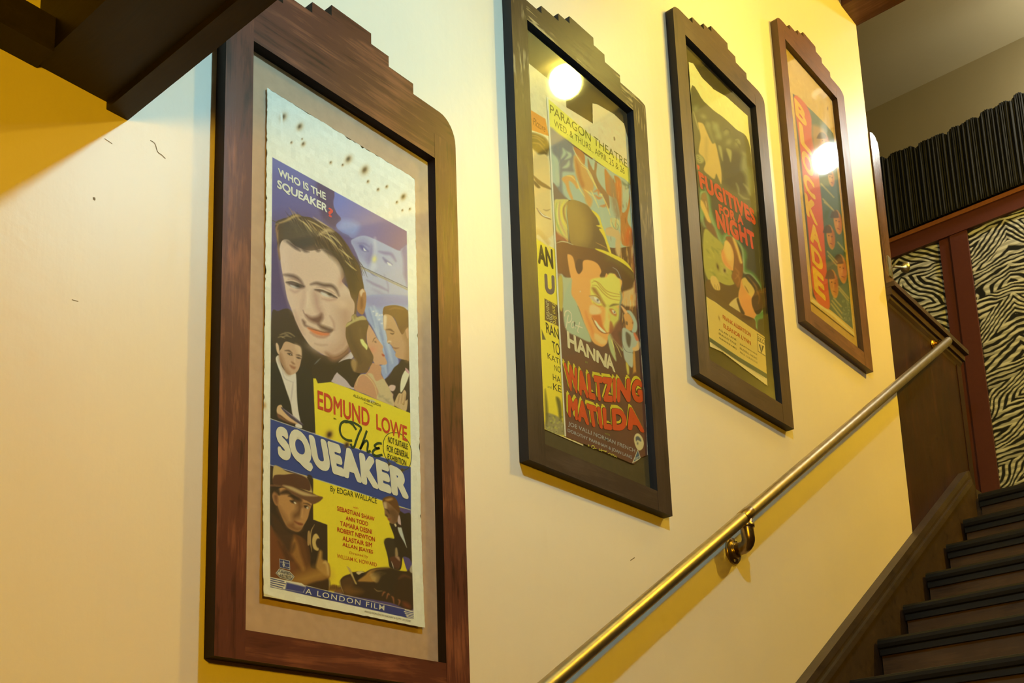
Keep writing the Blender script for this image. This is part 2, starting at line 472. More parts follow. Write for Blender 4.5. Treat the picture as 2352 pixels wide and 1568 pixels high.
# ------------------------------------------------------------------ staircase
NOSE = [(4.644 - 0.2615 * k, LZ - 0.1722 * k) for k in range(19)]
NOSE[1:7] = [(4.392, 0.857), (4.140, 0.690), (3.868, 0.514), (3.598, 0.340), (3.329, 0.172), (3.066, -0.004)]
for k in range(7, 19):
    NOSE[k] = (NOSE[6][0] - 0.2615 * (k - 6), NOSE[6][1] - 0.1722 * (k - 6))
SY = -0.05
stairs = empty('staircase', (0.0, -1.25, -2.1), 'dark timber staircase climbing beside the poster wall to the landing', 'staircase')
for k, (x, z) in enumerate(NOSE):
    if z < -2.02: break
    x1 = NOSE[k - 1][0] + 0.012 if k else 4.72
    # tread with a rounded nosing
    prof = [(x + 0.012, z - 0.038), (x + 0.004, z - 0.034), (x, z - 0.022), (x, z - 0.010), (x + 0.005, z - 0.002), (x + 0.014, z), (x1, z), (x1, z - 0.038)]
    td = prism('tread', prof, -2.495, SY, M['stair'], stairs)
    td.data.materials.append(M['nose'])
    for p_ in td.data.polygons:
        if p_.normal.x < -0.5 or p_.normal.z < -0.3: p_.material_index = 1      # black nosing, also carrying the shadow band under the overhang
    zb = NOSE[k + 1][1] if k + 1 < len(NOSE) else z - 0.17
    bm = bm_box(x + 0.030, x + 0.048, -2.495, SY, zb - 0.03, z - 0.036)
    from_bm('riser', bm, M['riserb'], stairs)
    box('scotia', x + 0.014, x + 0.032, -2.495, SY, z - 0.060, z - 0.036, M['nose'], stairs)  # same black: shade under the nosing put into the colour
# wall stringer: board, top cap and bead
sl = (1.1046 + 0.0392) / (4.5263 - 2.7762)
sz = lambda x: -0.0392 + sl * (x - 2.7762)
xa, xb = -0.28, 4.555
prism('stringer', [(xa, sz(xa) - 0.42), (4.64, LZ - 0.30), (4.64, LZ), (4.66, LZ + 0.03), (4.60, sz(4.60) - 0.012), (xb, sz(xb) - 0.010), (xa, sz(xa) - 0.010)], -0.038, -0.001, M['riser'], stairs)
prism('stringer_cap', [(xa, sz(xa) - 0.030), (xb + 0.012, sz(xb) - 0.022), (xb, sz(xb)), (xa, sz(xa))], -0.043, -0.001, M['string'], stairs, 'y', 0.003)
prism('stringer_bead', [(xa, sz(xa) - 0.075), (xb + 0.03, sz(xb) - 0.055), (xb + 0.018, sz(xb) - 0.036), (xa, sz(xa) - 0.056)], -0.052, -0.001, M['string'], stairs, 'y', 0.004)

# ------------------------------------------------------------------ panelled half wall at the landing
half = empty('panelled_half_wall', (4.3, 0.03, LZ), 'dark timber panelled half wall with a moulded cap beside the landing steps', 'half wall')
box('panel', WX + 0.003, 4.735, 0.0, 0.07, 0.55, 1.745, M['panel'], half, 0.002)
box('end_post', 4.715, 4.775, -0.004, 0.075, LZ - 0.2, 1.745, M['panel'], half, 0.004)
box('plinth', 4.60, 4.95, 0.004, 0.10, LZ, LZ + 0.075, M['string'], half, 0.006)
bm = bm_box(WX + 0.002, 4.800, -0.042, 0.11, 1.785, 1.808, 0.004)
bm_box(WX + 0.002, 4.785, -0.026, 0.10, 1.750, 1.787, 0.005, bm)
from_bm('cap', bm, M['cap'], half)
prism('cove', [(-0.018, 1.752), (-0.014, 1.735), (-0.004, 1.722), (0.0, 1.712), (0.07, 1.712), (0.07, 1.752)], WX + 0.002, 4.768, M['cap'], half, 'x')

# upright strip at the end of the yellow wall
post = empty('door_upright', (3.96, 0.03, 1.81), 'narrow dark varnished upright with metal knob at the end of the yellow wall', 'post')
pr = [(WX + 0.006, 1.808), (4.005, 1.808), (4.005, 2.49), (3.998, 2.525), (3.975, 2.545), (3.945, 2.547), (WX + 0.006, 2.535)]
prism('stile', pr, -0.006, 0.045, wood('varnished_upright', (0.085, 0.042, 0.026), (0.12, 0.062, 0.038), (0.16, 0.085, 0.054), 'z', 0.2, 0.8, None, 0, 8.0), post, 'y', 0.009)
plt = prism('latch_plate', [(3.955, 1.86), (3.985, 1.86), (3.985, 1.955), (3.955, 1.955)], -0.011, -0.004, M['steel'], post, 'y', 0.003)
kp = Vector((3.992, -0.02, 1.915))
tube('latch_knob', [kp, kp + Vector((0.03, -0.022, 0.0)), kp + Vector((0.036, -0.026, 0.0)), kp + Vector((0.050, -0.036, 0.002)), kp + Vector((0.058, -0.042, 0.004))],
     [0.006, 0.006, 0.020, 0.024, 0.012], M['steel'], post)

# ------------------------------------------------------------------ doors across the landing
door = empty('door_1', (XB, 0.2, LZ), None, None, None, 'structure')
box('head', XB - 0.03, XB + 0.06, -1.75, 1.45, 3.005, 3.118, M['door'], door, 0.004)
box('head_lip', XB - 0.045, XB + 0.05, -1.75, 1.45, 3.100, 3.126, M['doorlip'], door, 0.004)
box('stile', XB - 0.022, XB + 0.055, 0.182, 0.283, LZ, 3.006, M['door'], door, 0.005)
box('jamb', XB - 0.012, XB + 0.055, 0.284, 0.352, LZ, 3.006, M['door'], door, 0.005)
box('stile', XB - 0.022, XB + 0.055, -0.80, -0.70, LZ, 3.006, M['door'], door, 0.005)
box('bottom_rail', XB - 0.02, XB + 0.05, -0.70, 0.182, LZ, LZ + 0.12, M['door'], door, 0.004)
box('jamb', XB - 0.012, XB + 0.055, 1.02, 1.10, LZ, 3.006, M['door'], door, 0.005)

# ------------------------------------------------------------------ gathered valance over the doors
def valance():
    ny, nz = 900, 14
    y0, y1, zb, zt = -1.7, 1.42, 3.128, 3.64
    ph = np.cumsum(RNG.uniform(0.5, 1.5, ny)) * 0.75
    ys = np.linspace(y0, y1, ny)
    amp = 0.5 + 0.5 * np.convolve(RNG.uniform(0, 1, ny), np.ones(15) / 15, 'same')
    top = zt + 0.030 * np.abs(np.sin(np.cumsum(RNG.uniform(0.1, 1.9, ny)) * 0.06 + 0.8 * np.sin(ys * 31))) - 0.02 * np.sin(ys * 5)
    v = []
    for j in range(nz):
        t = j / (nz - 1)
        fl = 0.004 + 0.005 * math.sin(t * 3.1)
        for i in range(ny):
            x = XB - 0.062 - fl * amp[i] * math.sin(ph[i] + 0.4 * t) - 0.006 * math.sin(ph[i] * 2.3)
            z = zb + t * (top[i] - zb)
            v.append((x, ys[i], z))
    f = [(j * ny + i, j * ny + i + 1, (j + 1) * ny + i + 1, (j + 1) * ny + i) for j in range(nz - 1) for i in range(ny - 1)]
    me = bpy.data.meshes.new('valance'); me.from_pydata(v, [], f)
    for p in me.polygons: p.use_smooth = True
    o = link('valance', me, M['curtain'])
    sm = o.modifiers.new('thick', 'SOLIDIFY'); sm.thickness = 0.003
    return tag(o, 'charcoal gathered cloth valance with ruffled top above the zebra striped doors', 'curtain')


valance()


# ------------------------------------------------------------------ lamps of the stairwell, and added fill globes
def lamp(d, label, base_z):
    x, y, z = d['pos']
    e = empty('ceiling_lamp', (x, y, base_z), label, 'lamp')
    tube('ceiling_rose', [(x, y, base_z), (x, y, base_z - 0.012), (x, y, base_z - 0.02)], [0.055, 0.055, 0.03], M['white'], e)
    tube('lamp_holder', [(x, y, base_z - 0.015), (x, y, z + d['r'] * 0.9)], 0.018, M['white'], e)
    sphere('bulb', (x, y, z), d['r'], glow('lit_bulb_%s' % label.split()[0], d['col'], d['s']), e, d.get('sz', 1.0))
    return e


lamp(LAMP_A, 'daylight white bulb on the raked ceiling in front of the leftmost poster', rk(LAMP_A['pos'][0]) + 0.012)
lamp(LAMP_B, 'warm bulb on the raked ceiling reflected in the second poster glass', rk(LAMP_B['pos'][0]) + 0.012)
lamp(LAMP_C, 'longer amber lamp under the landing ceiling before the zebra doors', 4.115)
lamp(LAMP_E, 'slimmer amber lamp under the landing ceiling nearer the poster wall', 4.115)
lamp(FILL_F, 'orange fill globe added over the far side of the top steps', 4.115)
lamp(FILL_D, 'large added orange fill globe under the low ceiling at the stair foot', 0.935)

# ------------------------------------------------------------------ brass handrail
RY, RR = -0.07, 0.0200
r0, r1 = PX(1266, 1568, 1, RY), PX(2178, 783, 1, RY)
dr = (r1 - r0) / np.linalg.norm(r1 - r0)
rl = r0 - dr * 2.0
rail = empty('handrail', tuple(PX(1686, 1265, 1, 0)), 'aged brass tube handrail rising along the yellow wall', 'handrail')
tube('rail', [rl, r0, r0 + dr * 0.6, r0 + dr * 0.604, r1 - dr * 0.006, r1], [RR, RR, RR, RR * 1.01, RR, RR * 0.86], M['brass'], rail, 32)


def bracket(fx, fz, mat, s=1.0, lean=-0.03):
    d2 = fx + lean
    zr = r0[2] + (d2 - r0[0]) * dr[2] / dr[0]
    fl_ = tube('wall_flange', [(fx, 0.0, fz), (fx, -0.004, fz), (fx, -0.008, fz), (fx, -0.010, fz), (fx, -0.016, fz), (fx, -0.020, fz)],
               [0.041 * s, 0.041 * s, 0.038 * s, 0.026 * s, 0.023 * s, 0.022 * s], mat, rail, 28)
    rb = 0.026
    pth = [(fx, -0.012, fz), (fx + lean * 0.3, RY + rb, fz)]
    for k in range(1, 9):
        a = k / 8 * math.pi / 2
        pth.append((fx + lean * (0.3 + 0.5 * k / 8), RY + rb - rb * math.sin(a), fz + rb * (1 - math.cos(a))))
    pth.append((fx + lean * 0.9, RY, fz + 0.048))
    pth.append((d2, RY, zr - 0.012))
    tube('elbow', pth, 0.0195 * s, mat, rail, 22)
    c = Vector((fx + lean * 0.92, RY, fz + 0.056))
    tube('collar', [c - Vector((0, 0, 0.006)), c - Vector((0, 0, 0.004)), c + Vector((0, 0, 0.004)), c + Vector((0, 0, 0.006))],
         [0.020 * s, 0.0235 * s, 0.0235 * s, 0.020 * s], mat, rail, 22)
    # saddle hugging the tube from below
    q = Vector((d2, RY, zr))
    dv = Vector(dr.tolist())
    tube('saddle', [q - dv * 0.030, q - dv * 0.026, q + dv * 0.026, q + dv * 0.030], [RR, RR * 1.07, RR * 1.07, RR], mat, rail, 26)
    for sg in (-1, 1):
        sphere('screw', (fx + 0.006 * sg, -0.0095, fz + 0.031 * sg * s), 0.0045, M['steel'], fl_)


bracket(2.449, 0.323, M['brassd'])
fu = PX(2147, 790, 1, -0.006)
fu = (fu[0] - 0.012, 0.0, fu[2] - 0.004)
tube('wall_flange', [(fu[0], -0.0, fu[2]), (fu[0], -0.006, fu[2]), (fu[0], -0.010, fu[2]), (fu[0], -0.014, fu[2])], [0.027, 0.026, 0.017, 0.012], M['gold'], rail, 26)
pe = r1 - dr * 0.03
tube('stub', [(fu[0], -0.008, fu[2]), (fu[0], -0.030, fu[2]), (pe[0], RY + 0.012, pe[2] + 0.004), (pe[0], RY, pe[2])], [0.010, 0.010, 0.010, 0.010], M['gold'], rail, 18)

# ------------------------------------------------------------------ picture frames with stepped tops
FR = [dict(x0=0.6840, x1=1.2837, z0=-0.2222, ix0=0.7433, ix1=1.2170, iz0=-0.1700, iz1=0.9739, sh=0.126, st=0.0255, lz=0.010),
      dict(x0=1.4984, x1=2.0892, z0=0.3421, ix0=1.5592, ix1=2.0241, iz0=0.3979, iz1=1.5536, sh=0.058, st=0.0235, lz=0.0),
      dict(x0=2.2856, x1=2.8694, z0=0.8270, ix0=2.3502, ix1=2.7999, iz0=0.8940, iz1=2.0142, sh=0.077, st=0.0225, lz=0.0),
      dict(x0=3.0373, x1=3.6072, z0=1.2878, ix0=3.0916, ix1=3.5362, iz0=1.3462, iz1=2.4692, sh=0.072, st=0.0225, lz=0.0)]
FY = -0.030           # front face of the frames
BY = -0.0065          # face of the backing boards
GY = -0.0185          # glass


def dark_edges(o, mat):
    """the sawn edges are stained nearly black"""
    o.data.materials.append(mat)
    for p in o.data.polygons:
        if abs(p.normal.y) < 0.25: p.material_index = 1


def picture_frame(i, label, mz, mx_, mboard, medge):
    q = FR[i]
    x0, x1, z0, a0, a1, b0, b1 = (q[k] for k in ('x0', 'x1', 'z0', 'ix0', 'ix1', 'iz0', 'iz1'))
    e = empty('picture_frame', ((x0 + x1) / 2, 0, z0), label, 'picture frame', 'stepped wooden picture frames up the stairs')
    zj = b1 + 0.062 if i == 0 else b1 + 0.045         # joint between upright and head
    bv = 0.0022
    for nm, xa_, xb_ in (('left_upright', x0, a0), ('right_upright', a1, x1)):
        dark_edges(box(nm, xa_, xb_, FY, -0.001, z0, zj, mz, e, bv), medge)
    dark_edges(box('bottom_rail', a0, a1, FY + 0.0006, -0.001, z0, b0, mx_, e, bv), medge)
    # head with the stepped crest
    c = (a0 + a1) / 2 + 0.002
    zs = b1 + q['sh']
    st = q['st']
    r = min(0.050, zs - zj - 0.004) if i else 0.060
    rx = 0.048
    right = [(a1, b1), (a1, zj), (x1, zj)]
    for k in range(0, 9):
        t = k / 8 * math.pi / 2
        right.append((x1 - rx + rx * math.cos(t), zs - r + r * math.sin(t)))
    for hw, lv in ((0.173, 0), (0.102, 1), (0.053, 2)):
        right.append((c + hw, zs + st * lv))
        right.append((c + hw, zs + st * (lv + 1)))
    left = [(2 * c - px_, pz_) for px_, pz_ in right[11:]][::-1]
    lf = []
    for k in range(0, 9):
        t = k / 8 * math.pi / 2
        lf.append((x0 + rx - rx * math.sin(t), zs - r + r * math.cos(t)))
    pts = right + left[:-1] + lf + [(x0, zj), (a0, zj), (a0, b1)]
    clean = []
    for p in pts:
        if not clean or (abs(p[0] - clean[-1][0]) + abs(p[1] - clean[-1][1])) > 1e-5: clean.append(p)
    dark_edges(prism('head_rail', clean, FY + 0.0003, -0.001, mx_, e, 'y', 0.0016), medge)
    box('backing_board', a0 - 0.012, a1 + 0.012, BY, -0.0015, b0 - 0.012, b1 + 0.012, mboard, e)
    box('glass', a0 - 0.006, a1 + 0.006, GY, GY + 0.0006, b0 - 0.006, b1 + 0.006, M['glass'], e)
    return e


picture_frame(0, 'reddish pine frame with stepped top around the purple poster, nearest and largest', M['f1z'], M['f1x'], M['kraft'], M['e1'])
picture_frame(1, 'near black scuffed frame with stepped top, second from the left', M['f2z'], M['f2x'], M['mat2'], M['e2'])
picture_frame(2, 'umber brown frame with stepped top, third from the left', M['f3z'], M['f3x'], M['mat3'], M['e3'])
picture_frame(3, 'chestnut brown frame with stepped top, highest up the stairs', M['f4z'], M['f4x'], M['mat4'], M['e4'])

# ------------------------------------------------------------------ printing: paint the sheets, then set the type
def pts_of(Z, s):
    """'x,y x,y' read off an enlargement Z = (left, top, scale) of the photograph -> photo pixels"""
    a = np.array([[float(c) for c in p.split(',')] for p in s.split()])
    return a / Z[2] + np.array([Z[0], Z[1]])


def curve(p, closed, n=5):
    p = np.asarray(p, float)
    q = np.vstack([p[-1], p, p[0], p[1]]) if closed else np.vstack([2 * p[0] - p[1], p, 2 * p[-1] - p[-2]])
    out = []
    for i in range(1, len(q) - 2):
        a, b, c, d = q[i - 1], q[i], q[i + 1], q[i + 2]
        for k in range(n):
            t = k / n
            out.append(0.5 * (2 * b + (c - a) * t + (2 * a - 5 * b + 4 * c - d) * t * t + (3 * b - a - 3 * c + d) * t ** 3))
    if not closed: out.append(q[-2])
    return np.array(out)


class Sheet:
    """a printed sheet parallel to the wall, its ink held on a fine grid of points"""
    def __init__(self, x0, x1, z0, z1, step, y, paper):
        self.x0, self.x1, self.z0, self.z1, self.y = x0, x1, z0, z1, y
        self.nx = int(round((x1 - x0) / step)) + 1
        self.nz = int(round((z1 - z0) / step)) + 1
        X, Z = np.meshgrid(np.linspace(x0, x1, self.nx), np.linspace(z0, z1, self.nz))
        self.X, self.Z = X, Z
        P = np.stack([X, np.full_like(X, y), Z], -1) - CAM
        q = P @ ROT
        self.U = CX + FPX * q[..., 0] / -q[..., 2]
        self.V = CY - FPX * q[..., 1] / -q[..., 2]
        self.C = np.empty(X.shape + (3,)); self.C[:] = paper
        n = RNG.normal(0, 1, (self.nz // 12 + 3, self.nx // 12 + 3))
        self.C += 2.5 * np.kron(n, np.ones((12, 12)))[:self.nz, :self.nx, None]

    def _mix(self, idx, col, al):
        if callable(col):
            col = col(self.U[idx], self.V[idx])
        c = self.C[idx]
        self.C[idx] = c + (np.asarray(col, float) - c) * al[:, None]

    def _near(self, lo, hi, pad):
        return np.nonzero((self.U > lo[0] - pad) & (self.U < hi[0] + pad) & (self.V > lo[1] - pad) & (self.V < hi[1] + pad))

    def fill(self, p, col, soft=1.1, a=1.0):
        idx = self._near(p.min(0), p.max(0), soft + 1)
        u, v = self.U[idx], self.V[idx]
        if not len(u): return
        d = np.full(len(u), 1e9)
        ins = np.zeros(len(u), bool)
        n = len(p)
        for i in range(n):
            ax, ay = p[i]; bx, by = p[(i + 1) % n]
            ex, ey = bx - ax, by - ay
            L = ex * ex + ey * ey + 1e-12
            t = np.clip(((u - ax) * ex + (v - ay) * ey) / L, 0, 1)
            d = np.minimum(d, (u - ax - t * ex) ** 2 + (v - ay - t * ey) ** 2)
            if ay != by:
                c = (ay > v) != (by > v)
                ins ^= c & (u < ex * (v - ay) / (by - ay) + ax)
        d = np.sqrt(d) * np.where(ins, -1, 1)
        self._mix(idx, col, a * np.clip(0.5 - d / soft, 0, 1))

    def stroke(self, p, w, col, soft=1.0, a=1.0, taper=False):
        idx = self._near(p.min(0), p.max(0), w + soft + 1)
        u, v = self.U[idx], self.V[idx]
        if not len(u): return
        best = np.full(len(u), 1e9)
        n = len(p)
        for i in range(n - 1):
            ax, ay = p[i]; bx, by = p[i + 1]
            ex, ey = bx - ax, by - ay
            L = ex * ex + ey * ey + 1e-12
            t = np.clip(((u - ax) * ex + (v - ay) * ey) / L, 0, 1)
            r = w / 2
            if taper:
                s = (i + t) / (n - 1)
                r = w / 2 * np.clip(np.sin(np.pi * (0.06 + 0.88 * s)), 0.1, 1)
            best = np.minimum(best, np.hypot(u - ax - t * ex, v - ay - t * ey) - r)
        self._mix(idx, col, a * np.clip(0.5 - best / soft, 0, 1))

    def blob(self, c, rx, ry, ang, col, a=1.0):
        R = 2.6 * max(rx, ry)
        idx = self._near(np.array(c) - R, np.array(c) + R, 0)
        u, v = self.U[idx] - c[0], self.V[idx] - c[1]
        ca, sa = math.cos(math.radians(ang)), math.sin(math.radians(ang))
        e = ((u * ca + v * sa) / rx) ** 2 + ((-u * sa + v * ca) / ry) ** 2
        self._mix(idx, col, a * np.exp(-e * 1.2))

    def clip(self, p, keep):
        """leave ink only inside the outline p, blank paper (keep) elsewhere"""
        ink_ = self.C.copy()
        self.C = keep.copy()
        idx = self._near(p.min(0), p.max(0), 2)
        vals = ink_[idx]
        self.fill(p, lambda u, v: vals, 1.0, 1.0)

    def inside(self, p):
        u, v = self.U, self.V
        ins = np.zeros(u.shape, bool)
        for i in range(len(p)):
            ax, ay = p[i]; bx, by = p[(i + 1) % len(p)]
            if ay != by:
                ins ^= ((ay > v) != (by > v)) & (u < (bx - ax) * (v - ay) / (by - ay) + ax)
        return ins

    def build(self, name, mat, parent, shape=None, outline=None):
        c = np.clip(self.C, 0, 255) / 255.0
        lin = np.where(c <= 0.04045, c / 12.92, ((c + 0.055) / 1.055) ** 2.4)
        X, Z = self.X.copy(), self.Z.copy()
        Y = np.full_like(X, self.y)
        if shape is not None: X, Y, Z = shape(X, Y, Z)
        nx, nz = self.nx, self.nz
        co = np.stack([X, Y, Z], -1).reshape(-1, 3).astype(np.float32)
        i = np.arange(nx * nz).reshape(nz, nx)
        q = np.stack([i[:-1, :-1], i[:-1, 1:], i[1:, 1:], i[1:, :-1]], -1).reshape(-1, 4)
        if outline is not None:
            ins = self.inside(pts_of((0, 0, 1), outline)).ravel()
            q = q[ins[q].any(1)]
        me = bpy.data.meshes.new(name)
        me.vertices.add(len(co)); me.vertices.foreach_set('co', co.ravel())
        me.loops.add(q.size); me.loops.foreach_set('vertex_index', q.ravel().astype(np.int32))
        me.polygons.add(len(q)); me.polygons.foreach_set('loop_start', (np.arange(len(q)) * 4).astype(np.int32))
        me.update()
        at = me.color_attributes.new('ink', 'FLOAT_COLOR', 'POINT')
        rgba = np.ones((nx * nz, 4), np.float32); rgba[:, :3] = lin.reshape(-1, 3)
        at.data.foreach_set('color', rgba.ravel())
        me.validate()
        return link(name, me, mat, parent)


CUR = None
K = 1.0


def F(Z, s, col, soft=1.1, a=1.0, sm=True):
    p = pts_of(Z, s)
    CUR.fill(curve(p, True) if sm else p, col, soft, a)


def S(Z, s, w, col, soft=1.0, a=1.0, taper=True, sm=True):
    p = pts_of(Z, s)
    CUR.stroke(curve(p, False) if sm and len(p) > 2 else p, w / Z[2], col, soft, a, taper)


def B(Z, x, y, rx, ry, ang, col, a=1.0):
    CUR.blob((x / Z[2] + Z[0], y / Z[2] + Z[1]), rx / Z[2], ry / Z[2], ang, col, a)


def G(Z, x0, y0, c0, x1, y1, c1):
    """colour ramp along a line, for two-tone printed grounds"""
    a = np.array([x0, y0]) / Z[2] + np.array(Z[:2]); b = np.array([x1, y1]) / Z[2] + np.array(Z[:2])
    d = b - a; L = d @ d
    c0, c1 = np.array(c0, float), np.array(c1, float)
    return lambda u, v: c0 + (c1 - c0) * np.clip(((u - a[0]) * d[0] + (v - a[1]) * d[1]) / L, 0, 1)[:, None]


# type -------------------------------------------------------------
INK = {}


def ink(rgb):
    if rgb not in INK:
        INK[rgb] = flat('ink_%d_%d_%d' % rgb, srgb(*rgb), 0.55, 0, 0.25)
    return INK[rgb]


LAYER = {}


def text_mesh(txt, bold, shear=0.0, spacing=1.0, dirs=8):
    fat = bold > 0.010
    cu = bpy.data.curves.new('type', 'FONT')
    cu.body = txt; cu.size = 1.0; cu.offset = 0.0 if fat else min(bold, 0.005); cu.shear = shear; cu.space_character = spacing
    cu.resolution_u = 5
    o = bpy.data.objects.new('type', cu); COL.objects.link(o)
    dg = bpy.context.evaluated_depsgraph_get()
    me = bpy.data.meshes.new_from_object(o.evaluated_get(dg))
    bpy.data.objects.remove(o); bpy.data.curves.remove(cu)
    n0 = len(me.vertices)
    if fat:                        # fatten the strokes: the letter printed again a hair to every side
        bm = bmesh.new()
        for sx_, sy_ in [(0, 0)] + [(bold * math.cos(a), bold * math.sin(a)) for a in (k * 2 * math.pi / dirs + 0.2 for k in range(dirs))]:
            k0 = len(bm.verts)
            bm.from_mesh(me)
            bm.verts.ensure_lookup_table()
            for v in bm.verts[k0:]: v.co.x += sx_; v.co.y += sy_
        bm.to_mesh(me); bm.free()
    co = np.empty(len(me.vertices) * 3, np.float32); me.vertices.foreach_get('co', co)
    co = co.reshape(-1, 3)[:, :2]
    LAYER[me.as_pointer()] = n0
    lo, hi = co.min(0), co.max(0)
    return me, (co - lo) / (hi - lo)


BEND = lambda z: 0.0 * z          # how far a sheet lifts off its board at height z


def put(me, x, y, z):
    n0 = LAYER.pop(me.as_pointer(), len(x))
    co = np.stack([x, np.full_like(x, y) - BEND(z) - 2e-5 * (np.arange(len(x)) // n0), z], -1).astype(np.float32)
    me.vertices.foreach_set('co', co.ravel()); me.update()


def T(name, txt, Z, lb, rb, tl, col, parent, y, bold=0.0, shear=0.0, spacing=1.0, order=None):
    """a line of type whose box has the given lower-left, lower-right and upper-left corners"""
    c = [np.array(p) / Z[2] + np.array(Z[:2]) for p in (lb, rb, tl)]
    P = [PX(p[0], p[1], 1, y)[[0, 2]] for p in c]
    me, uv = text_mesh(txt, bold, shear, spacing)
    ex = P[1] - P[0]; ez = P[2] - P[0]
    q = P[0] + uv[:, :1] * ex + uv[:, 1:] * ez
    put(me, q[:, 0], y, q[:, 1])
    me.name = name
    return link(name, me, ink(col), parent)


def TW(name, txt, Z, top, bot, cols, parent, y, bold=0.02, shift=None, spacing=1.0, dirs=8):
    """type stretched between a top and a bottom line"""
    a, b = pts_of(Z, top), pts_of(Z, bot)
    A = np.array([PX(p[0], p[1], 1, y)[[0, 2]] for p in a]); Bq = np.array([PX(p[0], p[1], 1, y)[[0, 2]] for p in b])
    me, uv = text_mesh(txt, bold, 0, spacing, dirs)
    ip = lambda arr, u: np.stack([np.interp(u, np.linspace(0, 1, len(arr)), arr[:, k]) for k in (0, 1)], 1)
    q = ip(Bq, uv[:, 0]) * (1 - uv[:, 1:]) + ip(A, uv[:, 0]) * uv[:, 1:]
    if shift is not None: q = q + np.array(shift)
    put(me, q[:, 0], y, q[:, 1]); me.name = name
    return link(name, me, ink(cols), parent)


def ribbon(name, Z, lines, w, col, parent, y):
    """pen strokes as flat ribbons on the sheet"""
    bm = bmesh.new()
    for si, s in enumerate(lines):
        p = pts_of(Z, s)
        p = curve(p, False, 6) if len(p) > 2 else p
        q = np.array([PX(a[0], a[1], 1, y)[[0, 2]] for a in p])
        t = np.gradient(q, axis=0); t /= np.linalg.norm(t, axis=1)[:, None] + 1e-12
        n = np.stack([-t[:, 1], t[:, 0]], 1) * w / 2
        yy = y - 3e-5 * si
        L = [bm.verts.new((a[0] + b[0], yy - BEND(a[1] + b[1]), a[1] + b[1])) for a, b in zip(q, n)]
        R_ = [bm.verts.new((a[0] - b[0], yy - BEND(a[1] - b[1]), a[1] - b[1])) for a, b in zip(q, n)]
        for i in range(len(q) - 1):
            bm.faces.new((L[i], L[i + 1], R_[i + 1], R_[i]))
    return from_bm(name, bm, ink(col), parent)


def patch(name, Z, s, col, parent, y):
    bm = bmesh.new()
    bm.faces.new([bm.verts.new((lambda r: (r[0], y - BEND(r[2]), r[2]))(PX(p[0], p[1], 1, y))) for p in pts_of(Z, s)])
    return from_bm(name, bm, ink(col), parent)


ZA, ZB, ZC = (580, 180, 3.0143), (580, 680, 3.0143), (580, 1050, 3.028)
ZD, ZE, ZF = (620, 560, 5.808), (610, 700, 5.226), (780, 680, 5.6)
ZG, ZH, ZI, ZV = (610, 1070, 5.056), (750, 1120, 5.6), (620, 370, 8.255), (700, 440, 6.031)
ZJ, ZK, ZL, ZM = (1250, 280, 5.6), (1250, 440, 6.03), (1270, 640, 6.03), (1270, 820, 5.809)
ZN, ZO, Z2 = (1190, 80, 3.267), (1220, 540, 3.336), (1130, 0, 2.528)
ZP, ZQ, ZR, ZW, ZX, ZY = (1480, 0, 2.8), (1540, 500, 3.075), (1570, 240, 6.53), (1570, 420, 7.836), (1640, 440, 4.9), (1600, 660, 6.533)
ZS, ZT, ZU, ZZ = (1740, 0, 2.8), (1800, 480, 3.735), (1810, 200, 5.6), (1800, 200, 2.611)
PXZ = (0, 0, 1)

# ---- poster one ---------------------------------------------------
PY = -0.0105
CUR = Sheet(0.7880, 1.1738, -0.1010, 0.9095, 0.00095, PY, (238, 238, 234))
PUR, PUD = (88, 76, 142), (78, 60, 112)
# foxing and stains in the blank top
for x, y, r in ((215, 268, 26), (328, 335, 24), (352, 455, 16), (665, 560, 26), (778, 635, 30), (1045, 820, 22), (800, 715, 11), (270, 445, 9), (542, 583, 10), (625, 600, 9), (870, 770, 11), (930, 750, 11), (1000, 858, 10), (1038, 914, 8), (1090, 905, 9), (344, 420, 7)):
    B(ZA, x, y, r * 0.9, r * 1.25, 30, (176, 140, 92), 0.8)
    B(ZA, x - 2, y - 3, r * 0.45, r * 0.7, 30, (74, 62, 50), 0.9)
S(ZA, "200,245 205,420", 16, (245, 245, 240), 1.2, 1, False)
KEEP1 = CUR.C.copy()
PRINT1 = "625.5,360.8 934.3,531 937,680 940,826 943,1000 944,1171 946.6,1423 617.3,1349 619,1200 620.5,1071 622.5,700"
F(PXZ, PRINT1, G(ZA, 137, 545, (98, 100, 178), 300, 1300, PUR), 1.2, 1, False)
F(ZA, "137,545 400,690 330,740 140,620", (104, 110, 190), 14, 0.6)
F(ZA, "130,1000 600,1100 700,1568 128,1568", PUD, 60, 0.7)
F(ZA, "450,700 600,790 560,850 610,960 680,1080 600,1050 480,960", (66, 50, 104), 10, 0.8)
# pale blue hatted figure behind
F(ZV, "470,-20 950,250 1460,552 1470,800 1418,806 1290,815 1000,680 830,620 700,640 640,640 600,600 520,565 445,500 440,450 505,380 440,290 400,190 410,80", G(ZV, 420, 250, (104, 118, 210), 1300, 650, (140, 108, 152)), 1.6, 1)
F(ZV, "505,400 640,400 760,470 700,600 610,600 520,560 450,500", (134, 156, 228), 14, 0.8)
F(ZV, "640,690 700,640 830,610 1000,672 1290,812 1340,790 1450,750 1460,1100 1470,1620 860,1620 810,1300 780,1060 740,920 690,800", (172, 178, 222), 2.5, 1)
F(ZV, "1340,800 1420,770 1430,1300 1400,1240 1370,1150 1365,960", (128, 112, 172), 8, 0.8)
F(ZV, "640,690 740,650 840,640 930,760 920,860 860,960 760,900", (120, 124, 196), 18, 0.55)
S(ZV, "740,715 820,720 890,760", 20, (112, 104, 176), 6, 0.8)
F(ZV, "752,745 800,740 860,800 880,830 800,815", (82, 80, 160), 5, 0.9)
F(ZV, "815,775 850,815 862,822 820,815", (236, 240, 252), 2, 0.9)
